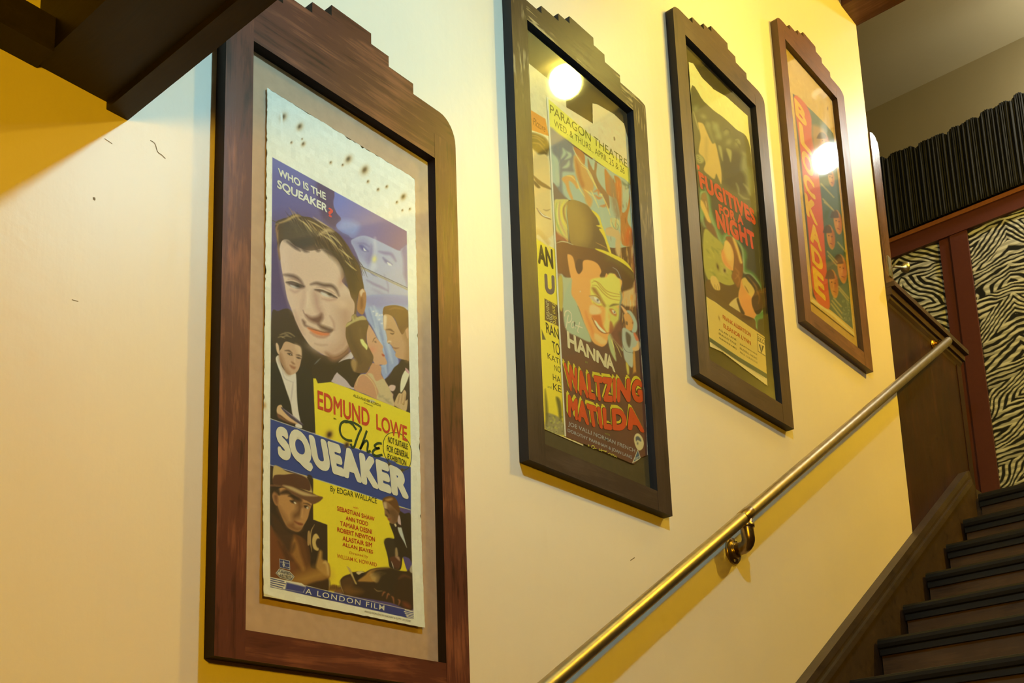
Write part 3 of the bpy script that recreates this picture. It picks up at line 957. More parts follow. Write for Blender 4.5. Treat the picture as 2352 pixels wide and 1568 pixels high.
S(ZV, "1030,830 1110,850 1200,870 1260,960", 34, (112, 100, 170), 8, 0.85)
F(ZV, "1080,910 1150,960 1210,1010 1180,1000 1120,980", (92, 88, 160), 6, 0.85)
F(ZV, "1140,975 1190,1000 1205,1025 1160,1015", (232, 236, 250), 2.5, 0.9)
S(ZV, "930,760 920,840 890,930 900,1010", 50, (112, 104, 178), 16, 0.8)
F(ZV, "960,650 985,650 990,800 960,950 950,800", (206, 210, 238), 8, 0.6)
F(ZV, "900,1040 930,980 990,1000 990,1060 930,1110", (206, 212, 240), 9, 0.7)
S(ZV, "890,1080 930,1140 1000,1180", 12, (96, 96, 168), 3, 0.8)
S(ZV, "860,1225 960,1280 1050,1320 1150,1370", 26, (122, 112, 176), 7, 0.85)
S(ZV, "940,1350 1020,1390 1090,1430", 30, (140, 138, 196), 10, 0.7)
S(ZV, "1100,1150 1150,1280 1160,1400", 12, (132, 126, 186), 6, 0.7)
B(ZV, 965, 935, 34, 48, 10, (222, 216, 150), 1.0)
F(ZV, "860,1560 900,1500 1300,1500 1430,1568", (150, 154, 214), 20, 0.6)
# falling pale drapery under the figure
F(ZF, "345,0 880,0 885,130 760,120 600,130 560,260 600,480 640,600 700,690 760,860 640,1000 580,1070 545,1010 520,900 600,860 560,700 500,560 420,400 340,260", (150, 168, 224), 3, 1)
F(ZF, "350,0 880,0 880,120 700,110 520,150 380,120", (136, 134, 206), 12, 0.7)
for s_ in ("400,150 440,330 520,600 560,900", "470,200 520,420 560,650 600,980", "540,260 580,450 640,700 680,860", "440,130 500,260 540,300"):
    S(ZF, s_, 34, (196, 212, 242), 8, 0.75)
for s_ in ("380,160 450,400", "520,470 600,760 620,980", "500,330 560,560"):
    S(ZF, s_, 18, (104, 124, 200), 6, 0.7)
for x, y in ((435, 195), (480, 225), (515, 245), (545, 240), (510, 300), (545, 350), (470, 245)):
    B(ZF, x, y, 16, 12, 0, (228, 232, 248), 0.9)
# dark coat of the large figure
F(PXZ, "622.5,735 640,714 668,712 690,760 720,800 760,824 800,826 830,850 810,880 800,900 742,905 722,868 722,990 620.5,965", G(PXZ, 630, 720, (62, 46, 44), 720, 900, (34, 24, 24)), 2)
F(ZE, "690,600 800,560 990,560 990,960 700,900 560,720", (44, 32, 30), 3)
# collar, bow tie, shirt front
F(ZE, "700,605 760,615 795,660 785,668 720,625", (214, 206, 222), 1.5)
F(ZB, "600,452 680,385 700,390 690,430 610,460", (206, 196, 214), 1.5)
F(ZB, "545,590 580,530 600,540 700,630 680,640", (196, 182, 202), 1.5)
F(ZB, "410,500 470,420 520,410 570,450 590,460 640,440 690,440 720,520 730,600 690,630 640,570 596,525 570,545 540,590 470,604 430,590", (48, 34, 30), 2)
S(ZB, "470,430 430,470", 8, (120, 130, 156), 3, 0.8)
# head of the large figure
HAIR = "160,1000 205,972 240,962 270,945 300,938 350,955 400,962 470,1000 545,1038 605,1085 655,1150 690,1210 735,1290 758,1380 772,1462 745,1475 725,1540 715,1640 690,1640 620,1300 420,1250 240,1200 190,1260 178,1200 165,1080"
F(ZA, HAIR, G(ZA, 200, 950, (66, 50, 52), 700, 1500, (84, 58, 44)), 2)
F(ZD, "128,60 135,150 150,300 190,500 230,720 290,880 340,1020 400,1150 450,1240 540,1360 640,1430 740,1490 860,1510 980,1450 1060,1340 1100,1100 1120,950 1130,800 1080,700 1050,600 960,500 990,430 960,300 880,180 780,90 700,64 600,84 520,90 430,64 330,20 240,-60 160,-40", (218, 190, 180), 2)
F(ZD, "740,1440 860,1490 1000,1420 1060,1340 1060,1440 960,1530 830,1560", (136, 96, 80), 10)
F(ZD, "900,820 1080,760 1110,900 1090,1150 1060,1340 960,1450 820,1500 640,1430 800,1400 940,1240", (166, 122, 104), 40, 0.6)
F(ZD, "140,60 170,300 210,560 260,740 300,860 340,900 320,700 290,560 230,300 200,60", (226, 202, 194), 22, 0.8)
F(ZD, "420,140 620,110 800,190 900,330 820,420 600,470 400,380 300,220", (216, 186, 172), 40, 0.7)
B(ZD, 960, 800, 120, 70, 20, (224, 194, 180), 0.8)
B(ZD, 640, 1370, 150, 80, 12, (218, 192, 178), 0.8)
B(ZD, 960, 470, 50, 120, 15, (178, 128, 120), 0.6)
# ear
F(ZD, "1180,700 1195,630 1240,596 1275,640 1285,740 1270,860 1240,940 1190,920 1160,860", (168, 112, 78), 2)
F(ZD, "1200,640 1235,600 1265,640 1240,650 1215,700", (222, 196, 178), 3, 0.9)
F(ZD, "1210,740 1235,720 1240,820 1215,860", (112, 68, 46), 6, 0.8)
# hair texture
for i in range(130):
    t = RNG.uniform(0, 1)
    x, y = 250 + 470 * t + RNG.normal(0, 30), 985 + 330 * t ** 1.5 + RNG.normal(0, 26)
    dx, dy = 26 + 30 * t, 40 + 30 * t
    c = [(40, 30, 34), (54, 38, 36), (168, 138, 104), (206, 184, 144)][RNG.integers(0, 4) if y < 1130 + 120 * t else RNG.integers(0, 2)]
    S(ZA, "%f,%f %f,%f %f,%f" % (x - dx, y - dy, x, y, x + dx * 0.6, y + dy * 1.1), RNG.uniform(3, 8), c, 1.6, 0.6)
F(ZA, "220,1000 300,985 390,1040 450,1080 430,1140 340,1180 260,1140 210,1100", (62, 56, 64), 14, 0.75)
F(ZA, "420,1100 500,1110 600,1190 680,1290 720,1400 700,1480 640,1400 600,1290 520,1210", (62, 44, 40), 14, 0.75)
S(ZA, "160,1010 230,985 300,950 330,955", 16, (190, 160, 110), 5, 0.9)
S(ZA, "455,1085 520,1050 560,1060", 30, (196, 172, 140), 8, 0.8)
for s_ in ("470,1075 540,1120 580,1160", "500,1070 560,1100 620,1160", "380,980 440,1010 500,1050", "320,975 370,1010 410,1060", "600,1180 650,1220 690,1250", "640,1260 680,1300 720,1330", "420,960 480,1000 530,1030"):
    S(ZA, s_, 9, (216, 194, 146), 3, 0.85)
for s_ in ("175,1100 165,1040 185,1000", "180,1150 172,1090 178,1050", "190,1250 180,1190 176,1150"):
    S(ZA, s_, 12, (156, 116, 96), 4, 0.9)
for s_ in ("240,1130 290,1165 330,1195", "330,1150 360,1190 390,1200", "430,1160 450,1190 470,1190", "480,1180 530,1205 570,1230"):
    S(ZA, s_, 20, (70, 52, 54), 6, 0.75)
# brows, eyes, nose, mouth
S(ZD, "185,412 250,418 330,440 400,490 450,560", 46, (84, 60, 64), 8, 0.9)
S(ZD, "545,540 620,525 720,550 820,560 880,610 920,690", 44, (78, 54, 56), 8, 0.92)
F(ZD, "215,510 290,505 370,530 460,560 450,590 370,590 280,560", (84, 64, 68), 6, 0.9)
F(ZD, "270,545 330,560 390,580 340,590 290,575", (204, 198, 206), 3, 0.9)
B(ZD, 372, 560, 40, 26, 20, (44, 34, 38), 0.95)
S(ZD, "270,610 340,640 420,600", 26, (176, 136, 134), 8, 0.7)
F(ZD, "590,610 660,610 740,640 840,680 890,720 800,700 700,660", (82, 58, 60), 5, 0.92)
F(ZD, "680,640 740,655 810,690 830,700 760,705 700,680", (216, 208, 210), 4, 0.95)
B(ZD, 800, 672, 36, 22, 20, (56, 42, 46), 0.95)
S(ZD, "700,730 790,750 880,735", 26, (170, 124, 116), 9, 0.7)
S(ZD, "460,580 460,700 440,800 430,880", 30, (186, 146, 140), 14, 0.6)
F(ZD, "500,600 560,600 570,760 560,880 500,900 450,880 480,760", (222, 198, 186), 16, 0.7)
F(ZD, "590,640 640,720 650,820 690,900 690,960 650,900 600,780", (156, 112, 104), 22, 0.7)
F(ZD, "480,950 560,975 640,960 690,930 705,990 680,1040 650,1070 560,1040 510,1000", (104, 66, 64), 10, 0.9)
F(ZD, "430,1010 470,1040 480,1080 560,1120 640,1150 740,1170 830,1150 790,1190 700,1170 600,1150 510,1110 460,1090", (96, 64, 62), 7, 0.92)
F(ZD, "640,1070 720,1090 840,1140 780,1170 680,1130", (88, 58, 56), 8, 0.85)
F(ZD, "500,1115 590,1140 700,1175 790,1190 770,1220 690,1225 600,1200 540,1160", (220, 122, 80), 5, 0.95)
S(ZD, "540,1180 620,1230 720,1245 790,1215", 20, (158, 98, 80), 8, 0.75)
S(ZD, "215,512 290,506 370,530 455,568", 13, (48, 34, 38), 3, 0.9)
S(ZD, "600,612 670,612 750,640 850,690 900,722", 13, (48, 32, 36), 3, 0.9)
S(ZD, "240,470 300,470 370,490 440,530", 7, (150, 112, 110), 4, 0.8)
S(ZD, "620,575 700,585 790,620 870,665", 7, (160, 116, 110), 4, 0.8)
S(ZD, "500,640 505,740 495,850", 16, (236, 216, 206), 8, 0.7)
S(ZD, "440,880 460,930 500,960", 8, (120, 82, 78), 4, 0.8)
S(ZD, "515,1125 610,1150 720,1180 790,1188", 7, (92, 50, 46), 2, 0.9)
S(ZD, "330,900 380,1060 450,1200", 24, (176, 134, 126), 14, 0.5)
S(ZD, "800,960 850,1050 860,1150", 14, (156, 112, 98), 8, 0.6)
S(ZD, "600,1330 680,1350 760,1345", 14, (168, 128, 112), 8, 0.6)
# crease across the print
S(PXZ, "622,504 700,545 830,612 960,672", 1.6, (70, 62, 60), 1.3, 0.75, False, False)
S(PXZ, "830,615 900,648 960,676", 3, (150, 140, 116), 2, 0.7, False, False)
# young man in evening dress, lower left
F(ZE, "66,560 125,640 180,800 220,900 300,1060 310,1290 400,1330 440,1470 600,1530 600,1400 585,1060 570,900 500,760 400,760 360,820 280,840 180,600 100,500 70,400", (38, 32, 32), 3)
F(ZE, "64,760 140,700 190,850 240,1000 300,1180 310,1290 230,1260 150,1300 64,1360", (34, 30, 30), 3)
F(ZE, "122,655 160,605 180,690 210,760 275,830 330,820 362,818 372,940 376,1080 390,1250 420,1400 438,1478 360,1460 358,1420 320,1300 300,1180 240,1000 190,850", (224, 218, 222), 2)
S(ZE, "330,925 318,1040 300,1180", 12, (172, 160, 178), 4, 0.8)
S(ZE, "200,790 230,880 330,930", 9, (180, 172, 186), 3, 0.8)
F(ZE, "130,400 150,350 215,312 280,325 350,360 420,430 440,490 430,560 420,500 350,470 240,450 190,520 160,500 130,440", (58, 44, 42), 2)
F(ZE, "190,520 240,440 350,472 415,500 432,560 430,640 410,740 370,810 300,840 250,820 210,740 170,660 160,600 170,550", (200, 164, 142), 2)
F(ZE, "170,580 200,640 230,740 290,830 250,820 200,740 165,660", (138, 98, 78), 12, 0.8)
F(ZE, "122,470 140,458 160,500 165,590 135,560", (216, 184, 164), 2)
F(ZE, "350,470 415,500 432,560 428,640 400,620 380,560", (226, 198, 178), 8, 0.6)
for s_ in ("170,360 220,345 270,360", "200,390 250,370 310,390", "150,390 190,380 230,400", "230,330 290,340 350,380"):
    S(ZE, s_, 11, (186, 164, 130), 4, 0.8)
S(ZE, "232,548 280,550 320,580", 16, (70, 46, 40), 4, 0.9)
S(ZE, "370,600 400,605 428,618", 15, (70, 46, 40), 4, 0.9)
F(ZE, "260,580 300,580 325,605 290,605", (52, 36, 34), 3, 0.9)
B(ZE, 300, 596, 8, 6, 0, (210, 200, 196), 0.9)
F(ZE, "370,625 405,628 425,645 390,645", (58, 40, 36), 3, 0.9)
F(ZE, "310,680 345,700 350,712 325,705", (120, 80, 64), 4, 0.85)
S(ZE, "340,600 350,650 350,700", 10, (226, 196, 176), 4, 0.6)
F(ZE, "290,720 330,735 362,748 345,772 310,755", (150, 96, 78), 4, 0.85)
F(ZE, "133,1250 150,1210 190,1200 210,1245 250,1300 330,1370 385,1420 370,1430 270,1390 190,1330 140,1300", (216, 180, 146), 2)
F(ZE, "140,1300 200,1340 280,1395 360,1425 300,1420 200,1380 150,1350", (150, 100, 76), 5, 0.8)
F(ZE, "196,1250 215,1240 440,1420 445,1440 425,1440 290,1350", (70, 58, 86), 2)
S(ZE, "215,1248 330,1335 438,1425", 8, (176, 164, 196), 2, 0.9)
# the couple, right
F(ZF, "585,1070 640,1020 700,920 760,870 800,810 890,820 910,1200 915,1500 700,1420 690,1300 640,1180 600,1120", (56, 42, 38), 2.5)
F(ZF, "560,170 590,130 700,115 790,130 850,160 885,220 888,420 850,440 815,490 790,490 760,420 700,280 600,250 560,240", (122, 84, 58), 2)
F(ZF, "565,250 640,240 700,290 760,420 800,490 830,470 850,430 890,430 893,800 860,820 800,810 740,790 715,760 720,720 690,680 680,650 640,605 610,590 612,540 590,440 570,420", (196, 154, 124), 2)
F(ZF, "568,260 605,265 590,420 572,410", (232, 212, 196), 4, 0.9)
F(ZF, "820,480 890,440 893,800 850,800 860,640", (162, 120, 84), 14, 0.8)
F(ZF, "850,440 880,420 886,520 870,540", (206, 160, 132), 2)
S(ZF, "600,430 650,430 700,460", 18, (96, 62, 48), 4, 0.9)
S(ZF, "650,475 680,485 700,478", 14, (80, 52, 42), 3, 0.9)
F(ZF, "610,585 640,570 665,580 655,605 630,605", (222, 194, 176), 3, 0.9)
S(ZF, "625,605 650,600", 8, (70, 46, 38), 3, 0.8)
S(ZF, "680,655 720,670 760,665", 14, (134, 82, 66), 4, 0.9)
S(ZF, "640,170 720,150 820,170", 12, (164, 120, 84), 5, 0.7)
F(ZF, "785,1100 810,1010 850,950 895,995 880,1060 840,1160 800,1230 780,1220", (230, 226, 206), 2)
F(ZF, "850,920 890,960 895,1000 850,960", (206, 160, 176), 2)
F(ZF, "630,1170 660,1140 715,1150 715,1190 690,1220 650,1210", (222, 190, 190), 2.5)
F(ZF, "650,1230 690,1260 680,1300 655,1290", (204, 166, 160), 3)
F(ZF, "705,1400 715,1340 760,1250 800,1250 830,1205 858,1240 850,1340 875,1330 870,1420 850,1480 780,1450", (208, 176, 138), 2)
for s_ in ("770,1270 750,1380", "810,1250 790,1380", "845,1260 830,1390"):
    S(ZF, s_, 7, (156, 116, 86), 3, 0.8)
S(ZF, "805,1380 825,1395 825,1360", 7, (140, 108, 40), 2, 0.9)
F(ZF, "190,1200 215,1080 270,1010 330,1000 380,940 420,860 530,900 535,1000 580,1080 630,1170 690,1330 700,1420 580,1370 480,1330 330,1260", (202, 150, 122), 2)
F(ZF, "480,1320 500,1240 480,1180 430,1080 360,1000 420,1000 470,1090 560,1060 600,1120 650,1200 690,1330 695,1410 580,1370", (206, 186, 150), 3)
for s_ in ("500,1250 520,1290 560,1280", "560,1300 600,1330 640,1320", "600,1340 630,1360 670,1380"):
    S(ZF, s_, 22, (164, 148, 128), 6, 0.8)
S(ZF, "215,1150 240,1050 300,1005 370,1040 450,1150 490,1310", 9, (226, 206, 150), 2.5, 0.9)
F(ZF, "350,380 380,370 440,460 480,540 520,590 560,650 550,690 570,750 610,850 590,880 530,880 470,880 430,830 380,700 350,560", (210, 162, 136), 2)
B(ZF, 410, 690, 60, 50, 0, (222, 138, 120), 0.6)
S(ZF, "425,585 445,545 465,535", 8, (90, 60, 48), 2.5, 0.9)
S(ZF, "450,580 470,595", 16, (86, 62, 54), 4, 0.8)
F(ZF, "545,740 580,760 570,775 550,765", (176, 70, 60), 3, 0.95)
F(ZF, "80,420 95,350 150,310 160,250 200,230 230,260 300,260 350,310 375,360 350,470 350,600 400,700 435,780 420,860 380,920 350,980 250,990 180,960 150,880 165,810 205,830 150,720 110,620 80,520", (108, 80, 56), 2)
F(ZF, "80,400 100,345 160,315 155,260 200,234 225,270 300,250 345,300 260,310 170,345", (196, 178, 128), 3, 0.9)
F(ZF, "175,240 210,245 205,290 185,290", (140, 112, 76), 4, 0.7)
S(ZF, "120,420 150,560 220,700 260,850", 40, (74, 54, 40), 16, 0.6)
S(ZF, "260,420 280,560 330,700 380,800", 30, (136, 104, 72), 14, 0.6)
F(ZF, "145,850 180,800 220,850 210,950 180,960", (176, 142, 98), 6, 0.8)
F(ZF, "265,560 300,555 330,600 360,640 350,690 320,660 285,620", (222, 222, 150), 2.5)
# yellow panel
YEL = (236, 218, 52)
F(PXZ, "719.5,868.5 725.5,869 730,880 742,879 760,877 800,891 944,949 944,1171 900,1160 905,1210 930,1300 940,1330 880,1330 800,1340 752,1360 752,1200 718,1190 718,1100 724.5,995", YEL, 1.3, 1, False)
F(PXZ, "718,1099 900,1150 905,1180 890,1200 925,1320 900,1325 880,1300 850,1310 800,1310 750,1380 751,1205 718,1193", YEL, 1.3, 1, False)
S(ZB, "800,722 850,730", 20, (196, 190, 170), 3, 1)
# blue band
F(PXZ, "620.6,961 780,1016 944,1072 944.2,1171 800,1123 620.5,1067", (46, 66, 150), 1.2, 1, False)
S(PXZ, "620.6,961 780,1016 944,1072", 1.6, (214, 216, 220), 1, 0.9, False, False)
S(PXZ, "620.5,1067 800,1123 944.2,1171", 1.6, (190, 194, 206), 1, 0.9, False, False)
F(PXZ, "905,1000 925,1006 940,1030 946,1062 944,1071 905,1058", YEL, 1.4, 1, True)
# burn holes
for x, y, r in ((532, 958, 26), (652, 1030, 22), (945, 1170, 16), (1035, 1205, 14)):
    B(ZB, x, y, r, r * 1.2, 20, (120, 78, 50), 0.95)
    B(ZB, x, y, r * 0.5, r * 0.7, 20, (40, 26, 20), 0.95)
# man in a felt hat on the telephone, lower left
F(PXZ, "620.5,1069 690,1090 719,1099 719,1193 751,1205 750,1370 752,1390 617.5,1327", (52, 34, 26), 1.3, 1, False)
F(ZG, "45,720 100,760 180,800 300,800 330,790 420,830 480,900 510,1060 520,1180 640,1200 720,1130 735,1290 640,1340 420,1390 320,1370 38,1310", (104, 62, 34), 4)
F(ZG, "45,760 120,820 200,960 260,1060 340,1200 200,1330 40,1300", (118, 64, 34), 12, 0.8)
F(ZG, "310,820 350,860 380,940 400,1030 430,1120 445,1190 420,1220 370,1150 310,1060 290,1000", (158, 110, 58), 8, 0.9)
F(ZG, "60,560 150,620 250,760 320,790 290,900 260,1000 180,880 100,760", (70, 44, 30), 8, 0.9)
for s_ in ("200,940 250,1050 300,1100", "140,880 220,1040 250,1160", "430,800 480,960 500,1100", "330,900 300,1000"):
    S(ZG, s_, 26, (66, 38, 24), 10, 0.75)
F(ZG, "250,1330 420,1240 640,1180 735,1240 735,1300 600,1350 420,1390", (196, 152, 72), 30, 0.7)
F(ZG, "90,300 120,280 210,250 340,320 430,370 530,400 545,420 510,520 490,600 440,690 410,740 370,765 310,750 240,700 180,580 140,470", (188, 140, 92), 2.5)
F(ZG, "150,330 240,270 360,330 420,390 400,420 330,400 260,330", (56, 36, 28), 6, 0.92)
F(ZG, "350,400 420,420 430,520 400,590 320,620 310,560 360,500", (104, 68, 44), 14, 0.85)
F(ZG, "240,690 330,640 350,700 420,720 370,762 300,745", (120, 78, 50), 12, 0.8)
F(ZG, "150,470 240,600 260,700 200,620 150,520", (130, 88, 56), 14, 0.7)
F(ZG, "75,320 110,290 145,340 150,440 120,460 85,400", (160, 112, 76), 2.5)
F(ZG, "100,350 130,340 130,430 110,400", (112, 72, 48), 5, 0.8)
F(ZG, "60,270 150,255 160,340 100,300 60,340", (50, 34, 26), 5, 0.9)
S(ZG, "265,350 320,350 380,390", 22, (44, 28, 22), 5, 0.95)
F(ZG, "280,400 330,400 355,430 310,430", (46, 30, 24), 4, 0.95)
F(ZG, "325,415 350,420 354,440 335,436", (226, 214, 196), 2, 0.95)
S(ZG, "440,430 490,440 520,460", 14, (60, 38, 28), 4, 0.9)
F(ZG, "445,460 485,460 500,490 460,488", (44, 28, 22), 3, 0.95)
F(ZG, "470,480 492,470 498,495 480,498", (214, 200, 178), 2, 0.9)
F(ZG, "415,500 440,500 435,590 415,604 405,590", (212, 164, 112), 6, 0.8)
F(ZG, "330,640 380,655 430,670 420,690 370,680", (120, 62, 44), 4, 0.9)
F(ZG, "92,10 150,2 240,60 330,85 460,110 490,150 520,200 545,310 400,260 260,230 100,220", (196, 172, 116), 2.5)
F(ZG, "95,120 140,100 220,100 350,90 490,150 520,280 440,270 300,245 95,215", (86, 52, 40), 2.5)
F(ZG, "50,215 140,218 280,232 420,280 545,315 610,345 665,362 640,400 590,430 545,440 470,400 330,340 210,250 50,235", (108, 72, 52), 2.5)
F(ZG, "200,226 300,238 420,290 540,330 600,350 460,345 360,310", (206, 182, 134), 5, 0.85)
F(ZG, "485,110 545,130 548,300 520,220", (48, 32, 28), 3, 0.9)
F(ZG, "485,770 510,765 512,900 480,915", (176, 140, 92), 2)
S(ZG, "565,680 525,760 515,880 530,1000", 14, (186, 156, 104), 2, 0.95)
F(ZG, "535,860 555,800 590,788 620,840 600,850 580,900 610,950 600,985 560,970 540,930", (206, 180, 116), 2.5)
F(ZG, "580,870 610,845 612,950 585,930", (52, 34, 28), 3, 0.9)
F(ZG, "575,1160 600,1050 620,980 650,1000 650,1080 700,1110 725,1180 720,1290 640,1240 590,1200", (186, 142, 76), 6, 0.9)
F(ZG, "655,1130 690,1100 720,1150 725,1260 705,1250 690,1150", (214, 180, 120), 5, 0.8)
F(ZG, "468,1392 560,1350 640,1335 722,1322 722,1450 600,1430", (66, 42, 26), 6, 0.95)
S(ZG, "724,1330 726,1450", 8, (196, 180, 140), 2, 0.9)
F(ZG, "728,1410 760,1380 800,1385 850,1420 890,1480 728,1450", (134, 92, 44), 5, 0.9)
for k in range(14):
    S(ZG, "%d,1440 %d,1385" % (735 + 9 * k, 731 + 9 * k + (k % 3) * 4), 5, (70, 48, 28), 1.5, 0.8)
# kneeling man and fallen figure, lower right
DK = (50, 38, 32)
F(ZH, "940,300 1000,330 1085,350 1092,700 1095,960 1060,910 980,890 960,1000 930,1060 840,1040 800,1010 780,880 750,760 738,700 760,655 800,645 865,655 860,600 830,520 810,450 870,460 920,400", DK, 2)
F(ZH, "740,690 770,655 860,660 880,760 900,880 800,900 770,800", (62, 50, 42), 6, 0.8)
F(ZH, "720,150 780,110 850,110 900,150 930,230 945,300 920,330 880,330 800,240 740,230", (104, 66, 38), 2)
F(ZH, "760,150 830,130 850,150 790,170", (206, 160, 92), 5, 0.8)
F(ZH, "725,190 780,180 850,240 900,290 930,330 920,420 870,460 820,450 800,420 770,370 750,350 745,280", (140, 104, 76), 2.5)
F(ZH, "730,195 770,190 775,270 745,270", (214, 190, 158), 5, 0.8)
F(ZH, "780,300 860,260 920,330 915,420 860,450 840,380", (92, 62, 44), 12, 0.7)
S(ZH, "750,270 785,290 810,330", 12, (60, 40, 30), 4, 0.9)
F(ZH, "765,340 790,365 780,372 760,355", (70, 46, 34), 3, 0.9)
F(ZH, "790,400 820,395 815,415 795,412", (150, 64, 48), 3, 0.9)
F(ZH, "930,350 950,400 955,490 915,440", (206, 182, 196), 2)
F(ZH, "915,510 960,510 985,600 1030,770 990,690 940,600", (200, 206, 210), 2)
F(ZH, "865,460 900,460 955,480 950,510 910,500 880,490", (60, 40, 34), 2)
F(ZH, "870,465 890,462 900,490 885,500", (220, 206, 180), 2)
F(ZH, "880,780 905,780 915,880 880,890", (166, 140, 104), 3)
F(ZH, "805,905 850,885 930,890 948,950 940,1010 900,1060 850,1010 820,950", (92, 54, 44), 2.5)
F(ZH, "880,885 925,890 935,940 900,910", (206, 172, 150), 4, 0.8)
S(ZH, "828,950 845,1000 862,1065", 10, (222, 216, 208), 1.5, 1)
F(ZH, "160,1200 210,1140 290,1110 330,1085 400,1110 480,1090 560,1050 660,1030 800,1030 900,1060 1020,1075 1060,1040 1095,1060 1098,1560 800,1480 300,1395 200,1370 170,1290", (62, 42, 30), 2.5)
F(ZH, "250,1010 290,1040 320,1100 350,1180 375,1240 350,1230 310,1140 270,1060", (196, 172, 112), 2.5)
F(ZH, "340,1090 420,1080 480,1090 440,1150 380,1200 340,1140", (48, 34, 28), 3)
F(ZH, "370,1090 430,1075 475,1090 440,1100 400,1120", (214, 198, 150), 2)
F(ZH, "390,1200 480,1130 560,1060 700,1035 800,1040 640,1060 600,1100 560,1140 620,1160 600,1210 480,1210", (176, 130, 68), 4)
F(ZH, "545,1130 600,1090 680,1080 760,1100 720,1130 690,1150 650,1220 600,1210", (190, 156, 96), 4, 0.9)
F(ZH, "160,1220 230,1160 300,1150 340,1230 300,1290 220,1310", (92, 62, 40), 8, 0.8)
F(ZH, "170,1300 300,1280 450,1340 300,1390 210,1370", (132, 90, 44), 14, 0.7)
F(ZH, "600,1080 800,1040 900,1070 880,1240 820,1380 640,1300 660,1150", (56, 42, 34), 16, 0.85)
S(ZH, "160,1190 168,1260 200,1360", 7, (202, 176, 120), 2, 0.9)
S(ZH, "600,1300 640,1330 700,1330", 9, (196, 164, 116), 3, 0.8)
for s_ in ("700,1390 720,1350 740,1345", "755,1430 775,1370 795,1380", "850,1490 840,1420 820,1400", "910,1510 925,1460 905,1440"):
    S(ZH, s_, 18, (190, 116, 84), 4, 0.85)
F(ZH, "960,1470 1020,1480 1060,1520 1050,1560 980,1530", (128, 62, 42), 8, 0.8)
S(ZH, "920,1170 960,1140 1000,1130 1070,1160", 26, (118, 68, 50), 8, 0.8)
F(ZH, "1060,1050 1095,990 1098,1090 1075,1090", (196, 186, 170), 3, 0.9)
# bottom band with its speed lines
F(PXZ, "617.4,1327 780,1366 947,1405 946.6,1423.5 780,1384 617.3,1349", (56, 62, 142), 1.1, 1, False)
F(PXZ, "617.6,1326 690,1340 700,1348 694,1362 617.3,1349", (226, 222, 214), 1.0, 1, False)
for k in range(5):
    d = k * 4.9
    S(PXZ, "617.4,%.1f %.1f,%.1f" % (1328.5 + d, 652 - abs(k - 1) * 3, 1336.5 + d), 2.4, (64, 66, 130), 0.8, 1, False)
    S(PXZ, "%.1f,%.1f 946.8,%.1f" % (925 + abs(k - 1) * 2, 1401 + d * 0.8, 1406.5 + d * 0.8), 2.0, (226, 222, 214), 0.8, 1, False)
F(PXZ, "655,1338 700,1349 692,1362 652,1354", (60, 64, 140), 4, 1, False)
S(PXZ, "617.6,1326 780,1365 946.8,1404", 1.2, (222, 218, 208), 0.9, 0.95, False, False)
F(PXZ, "601,1364 640,1376 700,1392 640,1388 603,1380", (216, 204, 172), 2, 0.8)
CUR.clip(pts_of(PXZ, PRINT1), KEEP1)
F(PXZ, "601,1364 640,1376 700,1392 640,1388 603,1380", (216, 204, 172), 2, 0.8)
B(PXZ, 607, 931, 5, 8, 0, (190, 150, 96), 0.9)

poster1 = empty('film_poster', (0.981, PY, -0.10), 'tall purple and yellow film poster with a moustached man above white capitals on blue', 'poster', 'old film posters up the stairs')


def sheet1(X, Y, Z):
    n = 0.0012
    ed = np.interp(Z[:, 0], np.linspace(-0.11, 0.92, 160), np.abs(RNG.normal(0, 1, 160)))
    X[:, 0] += n * ed; X[:, -1] -= n * ed[::-1]
    tp = np.interp(X[0], np.linspace(0.78, 1.18, 60), np.abs(RNG.normal(0, 1, 60)))
    Z[-1] -= 0.0016 * tp; Z[0] += 0.0005 * tp
    t = np.clip((0.12 - Z) / 0.22, 0, 1)
    Y -= 0.0052 * t ** 1.5                       # the foot of the sheet curls off the board
    return X, Y, Z


CUR.C = CUR.C * 1.03 + 5
CUR.build('printed_sheet', M['print'], poster1, sheet1)
BEND = lambda z: 0.0052 * np.clip((0.12 - z) / 0.22, 0, 1) ** 1.5
y1 = PY - 0.0004
RED, GRN, WHT, NAV = (206, 66, 44), (34, 62, 34), (232, 234, 232), (40, 52, 110)
p1 = poster1
T('tagline_lettering', 'WHO IS THE', ZI, (160, 272), (1065, 745), (150, 122), WHT, p1, y1, 0.034)
T('tagline_lettering', 'SQUEAKER', ZI, (135, 531), (1088, 1003), (140, 345), WHT, p1, y1, 0.034)
T('question_mark', '?', ZI, (1108, 1045), (1200, 1085), (1105, 870), (222, 70, 76), p1, y1, 0.03)
T('star_lettering', 'EDMUND', ZB, (452, 780), (812, 908), (450, 650), RED, p1, y1, 0.022)
T('star_lettering', 'LOWE', ZB, (858, 922), (1072, 1008), (856, 812), RED, p1, y1, 0.018)
T('producer_lettering', 'ALEXANDER KORDA', ZB, (697, 694), (890, 768), (697, 675), (58, 62, 34), p1, y1, 0)
T('producer_lettering', 'presents', ZB, (772, 742), (832, 768), (772, 731), (58, 62, 34), p1, y1, 0.01)
T('small_word', 'in', ZB, (562, 850), (580, 857), (562, 838), GRN, p1, y1, 0.02)
ribbon('script_title', ZB, ["720,925 690,885 650,865 615,880 605,925 620,970 655,995 690,1000", "640,870 690,872 735,895 752,915 735,955 715,1010 705,1040 690,1045 680,1020",
                            "792,930 775,980 755,1035 745,1058 770,1015 790,1000 800,1020 795,1060 800,1078 818,1070", "895,1020 870,1018 845,1035 862,1052 880,1050 845,1062 832,1085 855,1105 900,1098"], 0.0050, GRN, p1, y1)
